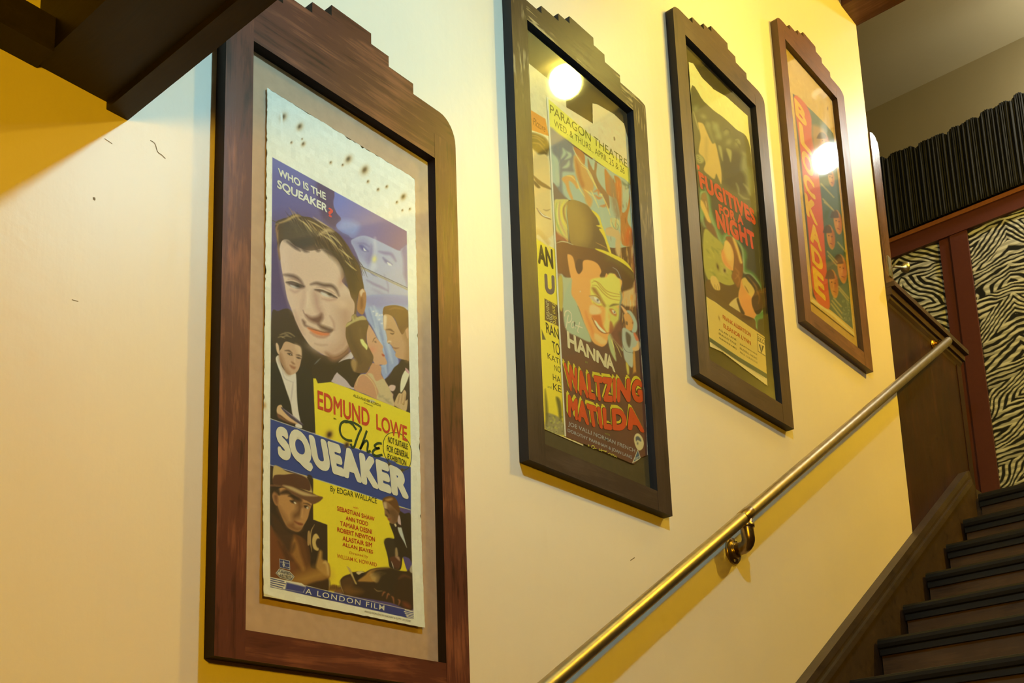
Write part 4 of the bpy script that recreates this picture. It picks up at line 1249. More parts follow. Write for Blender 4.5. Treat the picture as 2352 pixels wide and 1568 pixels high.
TW('title_lettering', 'SQUEAKER', ZB, "155,895 300,920 450,975 600,1025 760,1085 900,1140 1075,1215", "185,1160 340,1195 500,1245 640,1290 780,1340 930,1395 1082,1440", (232, 231, 224), p1, y1, 0.074, None, 1.10, 20)
ribbon('censor_badge', ZB, ["905,1050 912,990 945,950 1000,945 1050,970 1090,1030 1102,1100 1090,1170 1060,1200 1000,1200 945,1150 915,1100 905,1050"], 0.0016, (70, 78, 50), p1, y1)
for tx, a_, b_, c_ in (('NOT SUITABLE', (938, 1010), (1075, 1062), (938, 968)), ('FOR GENERAL', (931, 1072), (1082, 1124), (931, 1028)), ('EXHIBITION', (936, 1128), (1065, 1175), (936, 1088))):
    T('censor_lettering', tx, ZB, a_, b_, c_, (38, 58, 40), p1, y1 - 0.0002, 0.012)
T('author_lettering', 'By EDGAR WALLACE', ZB, (540, 1362), (862, 1448), (540, 1310), (52, 66, 32), p1, y1, 0.006)
T('cast_lettering', 'with', ZC, (700, 352), (735, 362), (700, 337), RED, p1, y1, 0.0)
for tx, a_, b_, c_ in (('SEBASTIAN SHAW', (588, 369), (848, 445), (588, 337)), ('ANN TODD', (648, 435), (803, 478), (648, 405)), ('TAMARA DESNI', (608, 475), (830, 535), (608, 441)),
                       ('ROBERT NEWTON', (588, 517), (850, 587), (588, 485)), ('ALASTAIR SIM', (623, 579), (829, 627), (623, 546)), ('ALLAN JEAYES', (622, 625), (835, 679), (622, 591))):
    T('cast_lettering', tx, ZC, a_, b_, c_, (196, 60, 36), p1, y1, 0.018)
T('director_lettering', 'Directed by', ZC, (672, 678), (800, 706), (672, 654), (206, 110, 40), p1, y1, 0.0)
T('director_lettering', 'WILLIAM K. HOWARD', ZC, (583, 700), (860, 762), (583, 672), (200, 84, 36), p1, y1, 0.004)
yb = y1
T('studio_lettering', 'A LONDON FILM', ZC, (356, 950), (905, 1068), (360, 912), (230, 230, 228), p1, yb, 0.008, 0, 1.25)
T('printer_line', 'PRINTED FROM LITHO BY MARCHANT & CO PTY LTD SYDNEY', ZC, (768, 1081), (1090, 1150), (769, 1068), (96, 92, 104), p1, yb, 0.0)
yq = y1
badge = patch('maker_badge', ZG, "100,1248 145,1192 270,1228 322,1288 288,1338 150,1302", (190, 186, 180), p1, yq)
patch('badge_field', ZG, "112,1250 150,1203 266,1238 310,1288 282,1326 156,1292", (60, 62, 96), badge, yq - 0.0002)
patch('badge_field', ZG, "119,1251 153,1208 263,1242 303,1287 279,1320 160,1287", (206, 202, 194), badge, yq - 0.0004)
for tx, a_, b_, c_ in (('UNITED', (150, 1244), (282, 1276), (146, 1214)), ('ARTISTS', (150, 1282), (286, 1316), (148, 1252))):
    T('badge_lettering', tx, ZG, a_, b_, c_, (58, 60, 96), badge, yq - 0.0006, 0.02)
sq = patch('studio_badge', ZG, "148,1078 270,1104 272,1212 150,1184", (206, 204, 206), p1, yq)
patch('badge_field', ZG, "152,1084 265,1109 267,1205 154,1179", (60, 66, 128), sq, yq - 0.0002)
patch('clock_tower', ZG, "192,1104 198,1098 204,1107 206,1180 190,1178", (206, 204, 206), sq, yq - 0.0003)
patch('clock_face', ZG, "184,1140 198,1132 212,1144 212,1162 198,1168 184,1158", (190, 190, 200), sq, yq - 0.0004)
T('badge_lettering', 'LONDON', ZG, (160, 1122), (260, 1144), (160, 1108), (214, 214, 220), sq, yq - 0.0005, 0.01)
T('badge_lettering', 'FILM', ZG, (216, 1182), (262, 1192), (216, 1168), (214, 214, 220), sq, yq - 0.0005, 0.01)

# ---- poster two: the sheet behind, then the sheet in front --------
BEND = lambda z: 0.0 * z
CUR = Sheet(1.5605, 1.735, 0.4490, 1.452, 0.00105, -0.0082, (226, 206, 160))
U2 = CUR
OR_, YE2 = (224, 132, 52), (236, 206, 52)
F(Z2, "195,620 310,690 330,790 200,745", OR_, 1.5, 1, False)
F(ZN, "80,735 205,775 225,870 100,850", (92, 70, 38), 6)
F(ZN, "90,740 210,790 222,900 160,900 110,850 85,800", (84, 62, 34), 8)
for s_ in ("100,770 150,780 200,830", "110,810 160,820 210,880", "95,750 140,760 190,790"):
    S(ZN, s_, 10, (168, 134, 80), 4, 0.8)
F(ZN, "95,860 150,900 225,930 245,1300 260,1500 130,1500 118,1100", (224, 188, 124), 4)
F(ZN, "110,1050 160,1090 235,1140 240,1160 150,1120", (112, 84, 50), 3, 0.9)
F(ZN, "118,1090 165,1140 150,1150 120,1120", (72, 56, 42), 3, 0.9)
S(ZN, "140,1300 180,1350 245,1385", 14, (116, 70, 48), 3, 0.9)
S(ZN, "150,1310 190,1355 240,1372", 8, (240, 232, 214), 2, 0.9)
S(ZN, "190,1310 215,1318 240,1308", 8, (150, 110, 70), 3, 0.8)
F(ZN, "130,1460 180,1480 240,1568 130,1600", (206, 160, 92), 8, 0.7)
F(PXZ, "1215,540 1275,572 1300,930 1296,1003 1245,985 1235,800", YE2, 1.4, 1, False)
F(ZO, "40,20 60,0 150,110 170,170 165,210 140,110 80,50", (226, 196, 140), 3)
F(ZO, "102,484 205,540 225,560 222,710 195,690 105,650", (92, 66, 40), 1.5, 1, False)
F(ZO, "80,720 112,800 85,800", (96, 84, 52), 1.5, 1, False)
F(ZO, "125,1360 230,1410 255,1530 112,1490 118,1400", (150, 136, 92), 4)
for k in range(40):
    B(ZO, 120 + RNG.uniform(0, 120), 1380 + RNG.uniform(0, 140), RNG.uniform(4, 12), RNG.uniform(4, 9), 20, [(196, 184, 130), (90, 84, 54), (206, 196, 60)][k % 3], 0.6)
F(ZO, "190,1240 225,1270 235,1400 215,1400 205,1330", (92, 84, 40), 5, 0.9)
F(ZO, "105,1180 125,1280 130,1400 112,1440", (98, 86, 44), 5, 0.8)
poster2b = empty('film_poster', (1.62, -0.008, 0.449), 'yellow film poster mostly hidden behind the laughing bushman poster', 'poster', 'old film posters up the stairs')
CUR.C = CUR.C * 1.04 + 12  # tones lifted, the pale veil of glass glare put into the ink
CUR.build('printed_sheet', M['print'], poster2b)
yv = -0.0084
BLK = (44, 38, 26)
for tx, a_, b_, c_, cl, bo in (('AN', (54, 216), (172, 262), (46, 60), BLK, 0.05), ('U', (106, 446), (184, 462), (100, 292), (112, 92, 96), 0.06), ('RAN', (118, 748), (214, 800), (110, 664), BLK, 0.015), ('TO', (164, 895), (222, 925), (158, 806), BLK, 0.01),
                           ('KATI', (128, 945), (224, 992), (124, 900), BLK, 0.0), ('NO', (180, 1036), (228, 1056), (177, 990), BLK, 0.0), ('HA', (168, 1108), (226, 1134), (165, 1060), BLK, 0.0), ('and', (126, 1168), (156, 1176), (125, 1148), (120, 110, 60), 0.0), ('KE', (170, 1184), (232, 1206), (167, 1132), BLK, 0.0)):
    T('poster_lettering', tx, ZO, a_, b_, c_, cl, poster2b, yv, bo)
T('poster_lettering', 'a Picture', ZN, (88, 655), (206, 735), (86, 600), (150, 74, 34), poster2b, yv, 0, 0.3)
for tx, a_, b_, c_ in (('UNIVERS', (112, 498), (118, 640), (136, 506)), ('PRO', (140, 600), (146, 690), (162, 606)), ('Yann Bros', (160, 510), (170, 690), (190, 524)), ('IAM & J', (204, 545), (208, 706), (228, 560))):
    T('slip_lettering', tx, ZO, a_, b_, c_, (216, 200, 150) if tx != 'Yann Bros' else (226, 200, 70), poster2b, yv, 0.0)

CUR = Sheet(1.6340, 2.0450, 0.4440, 1.5150, 0.00100, -0.0096, (232, 208, 164))
O2 = "1255.8,222 1310,252 1362,284 1361,238 1372,240 1410,262 1433,284 1442,318 1446,400 1455,560 1469,760 1484,960 1487.5,1044 1472,1050 1455,1065 1380,1034 1297,1001 1284,760 1274,560 1262,330"
S(ZJ, "900,200 905,230", 14, (120, 84, 50), 3, 0.9, False)
F(PXZ, "1256,224 1445,386 1447.5,425 1262,293", (236, 214, 84), 1.2, 1, False)
# bush, trees and sky
F(PXZ, "1262,293 1447.5,425 1455,560 1469,760 1482,960 1490,1070 1440,1070 1296,1003 1290,900 1272,560", (92, 56, 46), 1.2, 1, False)
F(ZJ, "60,75 150,130 380,320 600,470 900,660 1100,810 1130,1200 1160,1568 700,1568 560,1100 300,1000 130,1020 100,800 80,400", (168, 180, 160), 2)
F(ZJ, "75,80 180,150 370,300 390,400 370,560 380,640 250,640 230,700 240,900 280,1000 130,1010 110,800 180,820 190,500 100,380", (122, 120, 124), 6)
F(ZJ, "105,790 150,820 190,880 260,960 300,1000 130,1020", (124, 98, 88), 4)
for s_ in ("130,150 140,300 180,420", "210,260 195,400 180,520", "300,450 240,480 190,560", "120,140 110,260 170,480"):
    S(ZJ, s_, 14, (112, 116, 130), 3, 0.9)
for s_ in ("240,340 260,400 220,470", "290,380 330,430 270,480", "320,500 300,560 240,590", "150,560 170,700 190,820", "110,430 150,500 175,560"):
    S(ZJ, s_, 46, (176, 186, 158), 5, 0.95)
TR1, TR2, TR3 = (184, 112, 62), (150, 104, 70), (226, 176, 98)
F(ZJ, "385,320 510,410 520,540 480,520 400,400", TR1, 2)
F(ZJ, "380,450 440,440 520,560 580,680 640,800 620,900 560,900 620,1000 590,1100 540,1040 500,900 440,760 400,640", (206, 150, 86), 6)
F(ZJ, "400,480 450,560 480,700 520,820 480,840 430,700", TR1, 6, 0.8)
F(ZJ, "560,470 600,560 640,620 650,520 680,540 670,680 720,800 800,900 830,950 840,1100 800,1090 760,960 680,860 620,720 570,620", TR2, 3)
F(ZJ, "780,600 840,680 920,790 900,690 980,740 990,900 1000,1150 1060,1120 1110,900 1105,1060 1070,1260 1130,1400 1150,1568 1000,1568 980,1250 930,1000 860,960 800,900 780,720", TR1, 3)
F(ZJ, "840,700 930,820 940,1000 980,1200 940,1240 880,1100 850,900", (146, 116, 92), 10, 0.8)
F(ZJ, "920,780 985,760 1000,960 990,1140 960,1060 930,900", (206, 104, 54), 6, 0.9)
F(ZJ, "1060,1380 1135,1380 1160,1568 1040,1568", (206, 92, 48), 8, 0.9)
F(ZJ, "225,730 290,690 380,690 410,760 450,830 420,860 380,800 320,760 330,860 370,980 350,1000 300,900 270,800", (214, 152, 84), 4)
for s_ in ("290,690 350,700 400,750", "420,750 450,850 520,960", "520,870 560,900 620,950", "480,560 580,640 680,860", "560,640 640,780 690,870", "600,880 640,960 700,1100", "740,940 800,1060 850,1200", "700,940 740,930 730,960", "850,1260 870,1340 940,1400", "900,1240 950,1270 960,1340"):
    S(ZJ, s_, 13, (240, 210, 118), 3, 0.9)
for s_ in ("650,940 700,980 740,970", "720,1080 770,1080 790,1060", "800,1380 860,1370 920,1400", "920,1420 970,1500 940,1568", "640,900 690,880 700,940"):
    S(ZJ, s_, 30, (206, 116, 58), 5, 0.9)
F(ZJ, "850,1240 930,1250 975,1320 940,1390 880,1370", (196, 190, 130), 4, 0.8)
S(ZJ, "870,1290 900,1360 940,1385 950,1330 920,1290", 9, (110, 130, 120), 2, 0.9)
for s_ in ("620,1130 640,1250 660,1200", "740,1120 760,1300 800,1400", "1040,1000 1060,900 1090,860", "620,520 640,480 630,600"):
    S(ZJ, s_, 26, (176, 186, 160), 5, 0.9)
S(ZJ, "370,310 380,360 470,520 560,590", 10, (228, 210, 150), 2, 0.9)
for s_ in ("1080,780 1090,830 1060,860", "1000,760 1030,800 1080,820"):
    S(ZJ, s_, 30, (92, 104, 92), 5, 0.8)
for i in range(40):
    x, y = RNG.uniform(850, 1120), RNG.uniform(700, 1560)
    S(ZJ, "%f,%f %f,%f" % (x, y, x + RNG.uniform(-6, 10), y + RNG.uniform(40, 110)), RNG.uniform(5, 12), [(222, 150, 90), (120, 72, 48), (196, 170, 128)][i % 3], 2, 0.55)
# trunk on the right going down
F(ZK, "850,520 930,500 1040,560 1060,700 1060,860 1040,1000 1240,1120 1260,1400 1290,1568 1090,1568 1080,1400 1240,1280 1000,860 990,650 860,600", (206, 168, 118), 5)
F(ZK, "1180,640 1240,560 1260,900 1290,1300 1300,1568 1260,1568 1245,1250 1200,1050", (150, 84, 58), 8, 0.9)
for i in range(26):
    x, y = RNG.uniform(1060, 1250), RNG.uniform(560, 1000)
    S(ZK, "%f,%f %f,%f" % (x, y, x + 8, y + RNG.uniform(60, 150)), RNG.uniform(6, 16), [(232, 170, 90), (150, 92, 56), (222, 196, 150)][i % 3], 3, 0.6)
for i in range(30):
    x, y = RNG.uniform(960, 1160), RNG.uniform(160, 640)
    S(ZL, "%f,%f %f,%f" % (x, y, x - 4, y + RNG.uniform(50, 120)), RNG.uniform(6, 16), [(226, 150, 60), (206, 120, 54), (206, 190, 140)][i % 3], 3, 0.7)
# laughing man in a bush hat
F(ZK, "160,700 190,1150 200,1200 150,1568 420,1568 400,1300 380,1180 360,1180 250,1140", (176, 178, 140), 4)
F(ZK, "170,1150 240,1180 260,1568 165,1568", (156, 118, 100), 6, 0.8)
F(ZK, "140,130 220,105 330,110 330,150 310,260 320,480 330,690 280,650 170,560 150,350", (206, 186, 104), 3)
for s_, c_ in (("170,160 160,330 190,480 260,620", (150, 168, 96)), ("220,140 200,260 220,420 300,600", (196, 140, 110)), ("280,130 240,220 250,380 320,520", (236, 206, 70)), ("320,140 270,230 280,350 320,450", (150, 96, 60)), ("190,170 180,320 200,450", (226, 214, 120))):
    S(ZK, s_, 22, c_, 4, 0.9)
F(ZK, "150,560 230,600 330,690 160,700", (176, 92, 66), 8, 0.8)
F(ZK, "310,180 360,120 420,115 520,150 600,190 650,250 720,340 770,460 820,600 860,720 920,850 700,800 400,740 350,600 330,420", G(ZK, 330, 400, (164, 126, 66), 780, 500, (104, 74, 52)), 2.5)
F(ZK, "330,250 420,180 520,240 600,380 620,600 560,720 420,700 360,500", (174, 136, 72), 24, 0.7)
S(ZK, "320,190 308,300 330,480 345,700", 12, (168, 180, 150), 2.5, 0.95)
F(ZK, "655,258 720,290 770,350 790,430 850,600 930,850 890,820 830,640 760,520 800,510 720,470 770,455 740,370", (228, 200, 62), 2)
F(ZK, "170,700 280,690 400,740 560,770 700,800 860,860 1000,900 1130,1010 1240,1130 1250,1230 1180,1330 1090,1370 1070,1340 1060,1260 1000,1120 920,1040 860,1060 800,1100 700,1010 560,960 460,940 410,1120 350,1190 250,1140 180,1090", G(ZK, 200, 900, (128, 76, 46), 1150, 1100, (84, 50, 42)), 2.5)
F(ZK, "860,880 1000,930 1130,1040 1225,1130 1230,1200 1100,1080 960,980 860,950", (104, 80, 44), 10, 0.8)
F(ZK, "705,788 800,805 930,855 1080,930 1170,1010 1230,1110 1200,1080 1100,1000 960,920 820,850 740,815", (226, 200, 60), 2)
S(ZK, "715,705 790,740 880,790", 8, (206, 150, 84), 2, 0.9)
S(ZK, "172,712 240,690 320,702 400,738", 12, (214, 206, 170), 2.5, 0.95)
S(ZK, "945,1045 1020,1110 1070,1240 1085,1340", 14, (96, 88, 108), 3, 0.9)
S(ZK, "950,1048 1010,1090 1060,1200", 5, (190, 184, 196), 2, 0.8)
F(ZK, "320,890 345,868 385,890 410,940 440,1080 480,1140 530,1080 540,960 640,950 740,1000 790,1100 770,1170 820,1220 860,1130 900,1170 980,1140 1040,1280 1055,1400 1040,1568 420,1568 380,1250 350,1100", (234, 156, 82), 2.5)
F(ZL, "255,0 520,0 930,0 925,200 930,420 900,560 840,700 780,800 740,900 690,940 640,930 570,890 520,820 440,640 380,460 330,340 280,180", (234, 158, 84), 2.5)
F(ZK, "740,1210 830,1240 850,1260 880,1150 940,1130 1000,1180 1045,1290 1050,1568 700,1568 640,1400 660,1240", (222, 206, 92), 4)
F(ZL, "530,10 700,-20 920,0 925,220 910,360 800,330 720,380 600,180 540,100", (222, 208, 96), 5)
F(ZL, "720,390 760,360 850,370 920,430 915,560 880,640 830,720 790,600 780,500", (204, 196, 92), 7, 0.95)
F(ZL, "730,400 770,400 770,520 790,620 760,740 700,690 720,560", (222, 204, 112), 6, 0.9)
for s_ in ("540,50 600,40 680,140 790,230 930,250", "545,90 610,100 700,200 790,270 920,300", "560,20 640,60 720,150 800,190 930,220"):
    S(ZL, s_, 10, (176, 122, 52), 3, 0.9)
F(ZL, "540,120 600,140 680,280 730,370 700,380 640,270 560,180", (150, 92, 50), 6, 0.85)
S(ZL, "790,380 840,360 910,355", 22, (92, 60, 44), 5, 0.9)
F(ZL, "500,240 560,240 620,270 660,330 640,350 570,320", (206, 176, 146), 3, 0.95)
F(ZL, "570,255 620,270 655,320 620,325 585,295", (222, 216, 200), 2, 0.95)
B(ZL, 622, 296, 18, 22, 20, (104, 84, 96), 0.95)
S(ZL, "500,240 580,232 640,270 668,330", 9, (124, 70, 40), 2.5, 0.9)
S(ZL, "560,330 620,380 680,375", 16, (206, 116, 50), 4, 0.8)
F(ZL, "780,420 830,420 880,480 870,520 810,480", (190, 104, 60), 4, 0.9)
F(ZL, "815,435 850,440 872,480 840,480", (222, 214, 190), 2, 0.95)
B(ZL, 853, 462, 12, 16, 20, (96, 74, 80), 0.95)
F(ZL, "510,380 560,360 640,400 670,450 640,490 570,500 510,470", (240, 196, 136), 5, 0.9)
F(ZL, "540,510 620,500 660,510 690,640 740,740 700,720 620,640 560,560", (206, 104, 48), 5, 0.9)
F(ZL, "575,580 600,590 650,660 730,740 700,750 640,700 600,650", (226, 222, 190), 2.5)
S(ZL, "540,540 590,640 650,720 720,755 790,745", 12, (124, 56, 36), 3, 0.95)
F(ZL, "790,600 815,600 840,680 830,730 780,790 780,740", (156, 84, 50), 4, 0.9)
F(ZL, "560,770 610,765 740,860 730,900 660,900 580,830", (242, 190, 120), 5, 0.9)
S(ZL, "450,450 480,560 540,700 560,800", 26, (214, 116, 56), 9, 0.7)
B(ZL, 378, 176, 10, 12, 0, (220, 200, 170), 0.9)
# pale coat and lapels
F(ZL, "180,180 260,0 255,200 330,340 430,600 530,870 340,800 180,700 140,400", (166, 176, 144), 4)
F(ZL, "75,0 130,0 130,420 90,380", (186, 160, 66), 3)
F(ZL, "760,820 800,760 860,850 960,960 960,1000 900,920 830,860 880,1140 800,1010", (176, 180, 126), 3)
for s_ in ("800,800 830,900 870,1050", "790,790 850,960", "840,860 900,960 950,1080"):
    S(ZL, s_, 9, (222, 214, 120), 2, 0.85)
F(ZL, "870,620 930,590 960,700 900,760 960,960 840,860 800,760", (122, 66, 54), 8, 0.8)
S(ZL, "930,180 950,260 930,380 920,560", 26, (112, 120, 126), 4, 0.9)
# the little swagman
F(ZL, "940,380 960,380 1020,440 1050,450 1040,470 1010,490 980,450", (226, 168, 120), 2.5)
F(ZL, "1020,440 1080,450 1140,540 1170,640 1160,720 1130,750 1090,720 1110,600 1060,500", (166, 178, 170), 3)
F(ZL, "980,500 1040,480 1090,540 1110,620 1100,700 1060,720 1010,690 1000,600", (214, 150, 88), 3)
F(ZL, "1010,590 1035,600 1035,640 1010,630", (104, 72, 56), 3, 0.9)
B(ZL, 1105, 610, 12, 18, 0, (150, 84, 54), 0.9)
F(ZL, "960,700 1000,680 1090,740 1130,750 1170,820 1210,900 1190,980 1110,1010 1120,1080 1110,1200 1080,1225 1000,1130 970,980 955,820", (172, 178, 168), 3)
F(ZL, "1010,740 1070,780 1080,850 1060,950 1020,880", (84, 70, 64), 4, 0.95)
F(ZL, "1115,760 1140,750 1190,840 1180,860 1150,850", (206, 96, 66), 3, 0.9)
F(ZL, "1180,860 1210,900 1190,980 1120,1000 1100,960 1150,930", (222, 176, 120), 3)
F(ZL, "1110,1030 1135,1020 1150,1250 1165,1360 1080,1360 1110,1290", (196, 132, 60), 3)
F(ZL, "1010,1160 1050,1210 1055,1340 1030,1320", (206, 186, 80), 3)
S(ZL, "960,720 960,880 1010,1000 1120,1030", 6, (74, 70, 74), 1.5, 0.9)
# maroon ground under the type
F(PXZ, "1290,760 1312,770 1380,820 1420,830 1432,770 1470,800 1490,1070 1440,1070 1296,1003 1290,850", (98, 56, 46), 6, 0.0)
F(ZM, "150,30 600,60 850,210 1000,240 1210,280 1260,1340 1050,1420 160,1050", (98, 56, 44), 6)
F(ZM, "560,60 830,210 1000,300 900,1000 700,1200 600,700", (84, 50, 38), 20, 0.5)
S(PXZ, "1256,222 1262,330 1274,560 1284,760 1297,1001", 6.5, (216, 206, 184), 1.0, 1, False, False)
S(PXZ, "1447,425 1456,560 1470,760 1485,960 1488,1044", 2.2, (222, 214, 200), 0.9, 1, False, False)
E2 = (222, 206, 120)
F(ZM, "1082,1080 1100,1030 1140,1018 1185,1060 1212,1140 1200,1210 1160,1245 1120,1220 1090,1150", (210, 194, 150), 1.5)
F(ZM, "1105,1070 1135,1055 1170,1090 1175,1125 1130,1105 1110,1120", (70, 72, 92), 3, 0.9)
B(ZM, 1130, 1150, 12, 20, 0, (84, 78, 84), 0.8)
F(ZM, "1132,1225 1175,1355 1055,1415", (206, 200, 176), 1.2, 1, False)
F(ZM, "1132,1245 1164,1345 1078,1392", (62, 84, 120), 1.2, 1, False)
poster2 = empty('film_poster', (1.85, -0.0096, 0.444), 'film poster with a laughing man in a wide bush hat above red letters', 'poster', 'old film posters up the stairs')
CUR.C = CUR.C * 1.04 + 16  # ink paled throughout to stand in for glare on the glass
CUR.build('printed_sheet', M['print'], poster2, None, O2)
y2 = -0.0099
T('theatre_lettering', 'PARAGON THEATRE', Z2, (338, 655), (786, 975), (336, 604), (120, 112, 44), poster2, y2, 0.0)
T('theatre_lettering', 'WED. & THURS., APRIL 25 & 26', Z2, (362, 738), (771, 1018), (360, 692), (124, 116, 48), poster2, y2, -0.004)
ribbon('script_lettering', ZL, ["215,500 200,560 190,640 178,680", "160,520 170,460 210,440 250,480 260,550 235,600 205,605", "300,600 270,600 255,650 275,680 300,640 302,600 300,650 312,690", "370,600 345,700 340,730 360,745", "300,640 360,660 410,680"], 0.0034, (232, 220, 190), poster2, y2)
TW('star_lettering', 'HANNA', ZL, "190,712 330,800 470,900 600,985 760,1040 800,1060", "205,955 350,1020 480,1095 600,1150 740,1235 868,1300", (232, 214, 172), poster2, y2, 0.04)
T('small_word', 'IN', ZL, (448, 1165), (478, 1172), (448, 1138), (150, 160, 66), poster2, y2, 0)
for nm, a_, b_ in (('WALTZING', "140,62 250,105 360,165 500,225 610,250 750,270 880,276 1060,282 1190,305", "185,440 300,480 400,530 520,570 640,592 760,605 880,607 1060,598 1205,612"),
                   ('MATILDA', "200,488 300,545 390,575 480,628 600,660 740,678 860,682 1000,675 1120,655", "205,792 300,835 400,880 520,925 640,952 740,972 900,980 1060,972 1228,1012")):
    bm = bmesh.new()
    for k in range(4):
        t_ = TW('title_shadow', nm, ZM, a_, b_, (226, 204, 56), poster2, y2 - 0.0001 * k, 0.06, (-0.0016 * (k + 1), 0.0020 * (k + 1)), 1.12, 4)
        bm.from_mesh(t_.data)
        bpy.data.objects.remove(t_)
    from_bm('title_shadow', bm, ink((226, 204, 56)), poster2)
    TW('title_outline', nm, ZM, a_, b_, (58, 34, 28), poster2, y2 - 0.00045, 0.085, (-0.0007, 0.0009), 1.12)
    TW('title_lettering', nm, ZM, a_, b_, (220, 78, 38), poster2, y2 - 0.00066, 0.065, None, 1.12)
T('cast_lettering', 'JOE VALLI NORMAN FRENCH', ZM, (203, 926), (1095, 1290), (206, 855), (176, 176, 184), poster2, y2, 0.008)
T('cast_lettering', 'DOROTHY PARNHAM & JOAN LANG', ZM, (196, 1008), (1055, 1372), (198, 950), (176, 176, 184), poster2, y2, 0.012)
T('small_word', 'WITH', ZM, (690, 1026), (760, 1050), (690, 1006), (150, 160, 60), poster2, y2, 0)
T('badge_lettering', 'BEF', ZM, (1100, 1378), (1162, 1350), (1103, 1340), (206, 204, 190), poster2, y2, 0.01)
ribbon('signature', ZM, ["468,1190 480,1165 482,1192", "515,1210 522,1180 550,1185 552,1215 530,1220", "560,1215 580,1222", "612,1240 660,1245 718,1256", "622,1215 618,1245", "650,1222 645,1262", "690,1265 720,1250", "735,1290 760,1280 770,1300", "775,1310 790,1290 800,1315 812,1300 820,1325 840,1320 848,1345"], 0.0020, (214, 200, 84), poster2, y2)

# ---- poster three --------------------------------------------------
CUR = Sheet(2.3920, 2.7800, 0.9440, 1.9760, 0.00115, -0.0095, (238, 226, 168))
O3 = "1582,143 1592,146 1612,178 1640,206 1668,222 1690,242 1717,266 1720,300 1733,430 1748,640 1762.5,885 1715,850 1660,808 1631,795 1612,560 1594,330"
F(PXZ, "1587,204 1616,232 1640,254 1662,270 1690,296 1719,324 1733,430 1745,600 1757,774 1640,690 1622,680 1600,400", (96, 90, 62), 1.4, 1)
F(PXZ, "1600,390 1740,500 1750,700 1757,774 1640,690 1622,680", (58, 52, 42), 3, 1, False)
GR = (142, 146, 112)
for x, y, rx, ry in ((180, 60, 50, 60), (300, 180, 60, 40), (370, 310, 40, 50), (480, 330, 50, 70), (520, 480, 60, 60), (640, 420, 50, 60), (680, 560, 50, 60), (810, 580, 40, 60), (900, 740, 60, 40)):
    B(ZR, x, y, rx, ry, 30, GR, 0.8)
F(ZR, "340,260 400,300 420,400 460,580 400,470 350,360", (132, 134, 100), 8, 0.8)
F(ZR, "430,260 500,300 540,380 560,520 480,420", (140, 146, 112), 8, 0.8)
S(ZR, "600,390 640,360 690,390 700,440", 16, (74, 68, 52), 4, 0.9)
S(ZR, "780,530 820,530 850,590", 14, (150, 156, 126), 4, 0.9)
S(ZR, "790,560 830,610 850,650", 12, (72, 66, 50), 4, 0.8)
F(ZR, "600,700 760,690 860,740 950,1000 950,1300 780,1300 640,1220 570,1100 560,900", (66, 58, 46), 14, 0.9)
F(ZR, "520,620 570,650 590,840 560,780", (160, 160, 118), 4, 0.9)
F(ZR, "640,660 720,700 710,860 680,790", (166, 164, 118), 4, 0.9)
F(ZR, "880,800 930,780 960,900 1010,1000 1030,1200 1010,1360 950,1250 930,1080 860,960", (138, 142, 118), 10, 0.85)
for s_ in ("830,1340 900,1400 980,1420", "900,1190 960,1260 1000,1350", "790,1180 820,1260 830,1330"):
    S(ZR, s_, 22, (160, 160, 130), 6, 0.8)
F(ZR, "215,290 245,268 300,300 360,440 430,580 480,590 530,800 570,1020 565,1190 520,1100 490,1040 460,1115 380,1060 305,980 330,880 300,800 230,720 240,600 255,480", (208, 176, 108), 3)
F(ZR, "330,480 370,560 360,700 350,860 320,740", (176, 152, 98), 8, 0.7)
F(ZR, "190,760 260,760 310,830 270,880 210,860", (158, 156, 108), 5)
for s_ in ("200,770 240,800", "205,800 250,830", "215,840 260,860"):
    S(ZR, s_, 8, (84, 78, 56), 2, 0.8)
F(ZR, "205,900 240,930 230,980 210,960", (222, 84, 50), 2)
S(ZR, "150,110 190,250 225,370", 14, (190, 186, 140), 4, 0.8)
# green glow, woman in green, man in brown
HL, HG = (140, 168, 138), (84, 132, 72)
F(ZW, "285,100 330,120 470,220 510,500 600,760 690,930 760,880 860,960 800,1200 700,1110 600,980 520,760 420,560 300,700 300,300", HG, 6, 0.9)
S(ZW, "385,95 430,250 450,430 500,640 580,860 640,990 700,1080 760,960 830,940", 44, HL, 8, 0.95)
S(ZW, "300,300 320,180 380,160", 26, (170, 186, 150), 6, 0.9)
S(ZW, "310,420 330,600 370,760 440,800", 40, HL, 8, 0.9)
F(ZW, "320,220 400,180 440,360 460,520 440,560 400,520 330,400", (146, 110, 66), 5)
F(ZW, "305,310 350,340 400,440 450,560 495,690 480,730 420,680 370,560 310,420", (222, 180, 98), 4)
S(ZW, "400,330 420,440", 10, (236, 196, 140), 3, 0.9)
F(ZW, "390,650 430,700 500,740 560,820 610,1010 560,960 450,860 410,790", (110, 70, 48), 5)
S(ZX, "200,520 300,600 350,700 340,800 350,880 430,930 520,1050 545,1150", 44, HG, 8, 0.95)
S(ZX, "190,500 270,560 320,660 330,780 335,900 420,940 500,1030 530,1110", 22, (160, 184, 160), 5, 0.95)
F(ZX, "440,1390 555,1330 555,1420 495,1450 490,1568 470,1568 450,1480", HG, 4)
S(ZX, "450,1400 550,1340", 14, (160, 184, 160), 4, 0.9); S(ZX, "455,1410 480,1568", 14, (160, 184, 160), 4, 0.9)
F(ZX, "-110,430 0,500 110,610 90,700 200,890 200,960 230,1050 130,1050 50,1020 -60,1000 -120,800", (166, 160, 78), 4)
for i in range(26):
    x, y = RNG.uniform(-90, 150), RNG.uniform(520, 1000)
    S(ZX, "%f,%f %f,%f" % (x, y, x + RNG.uniform(10, 50), y + RNG.uniform(10, 60)), RNG.uniform(6, 16), [(128, 140, 66), (196, 186, 96), (108, 122, 62)][i % 3], 5, 0.55)
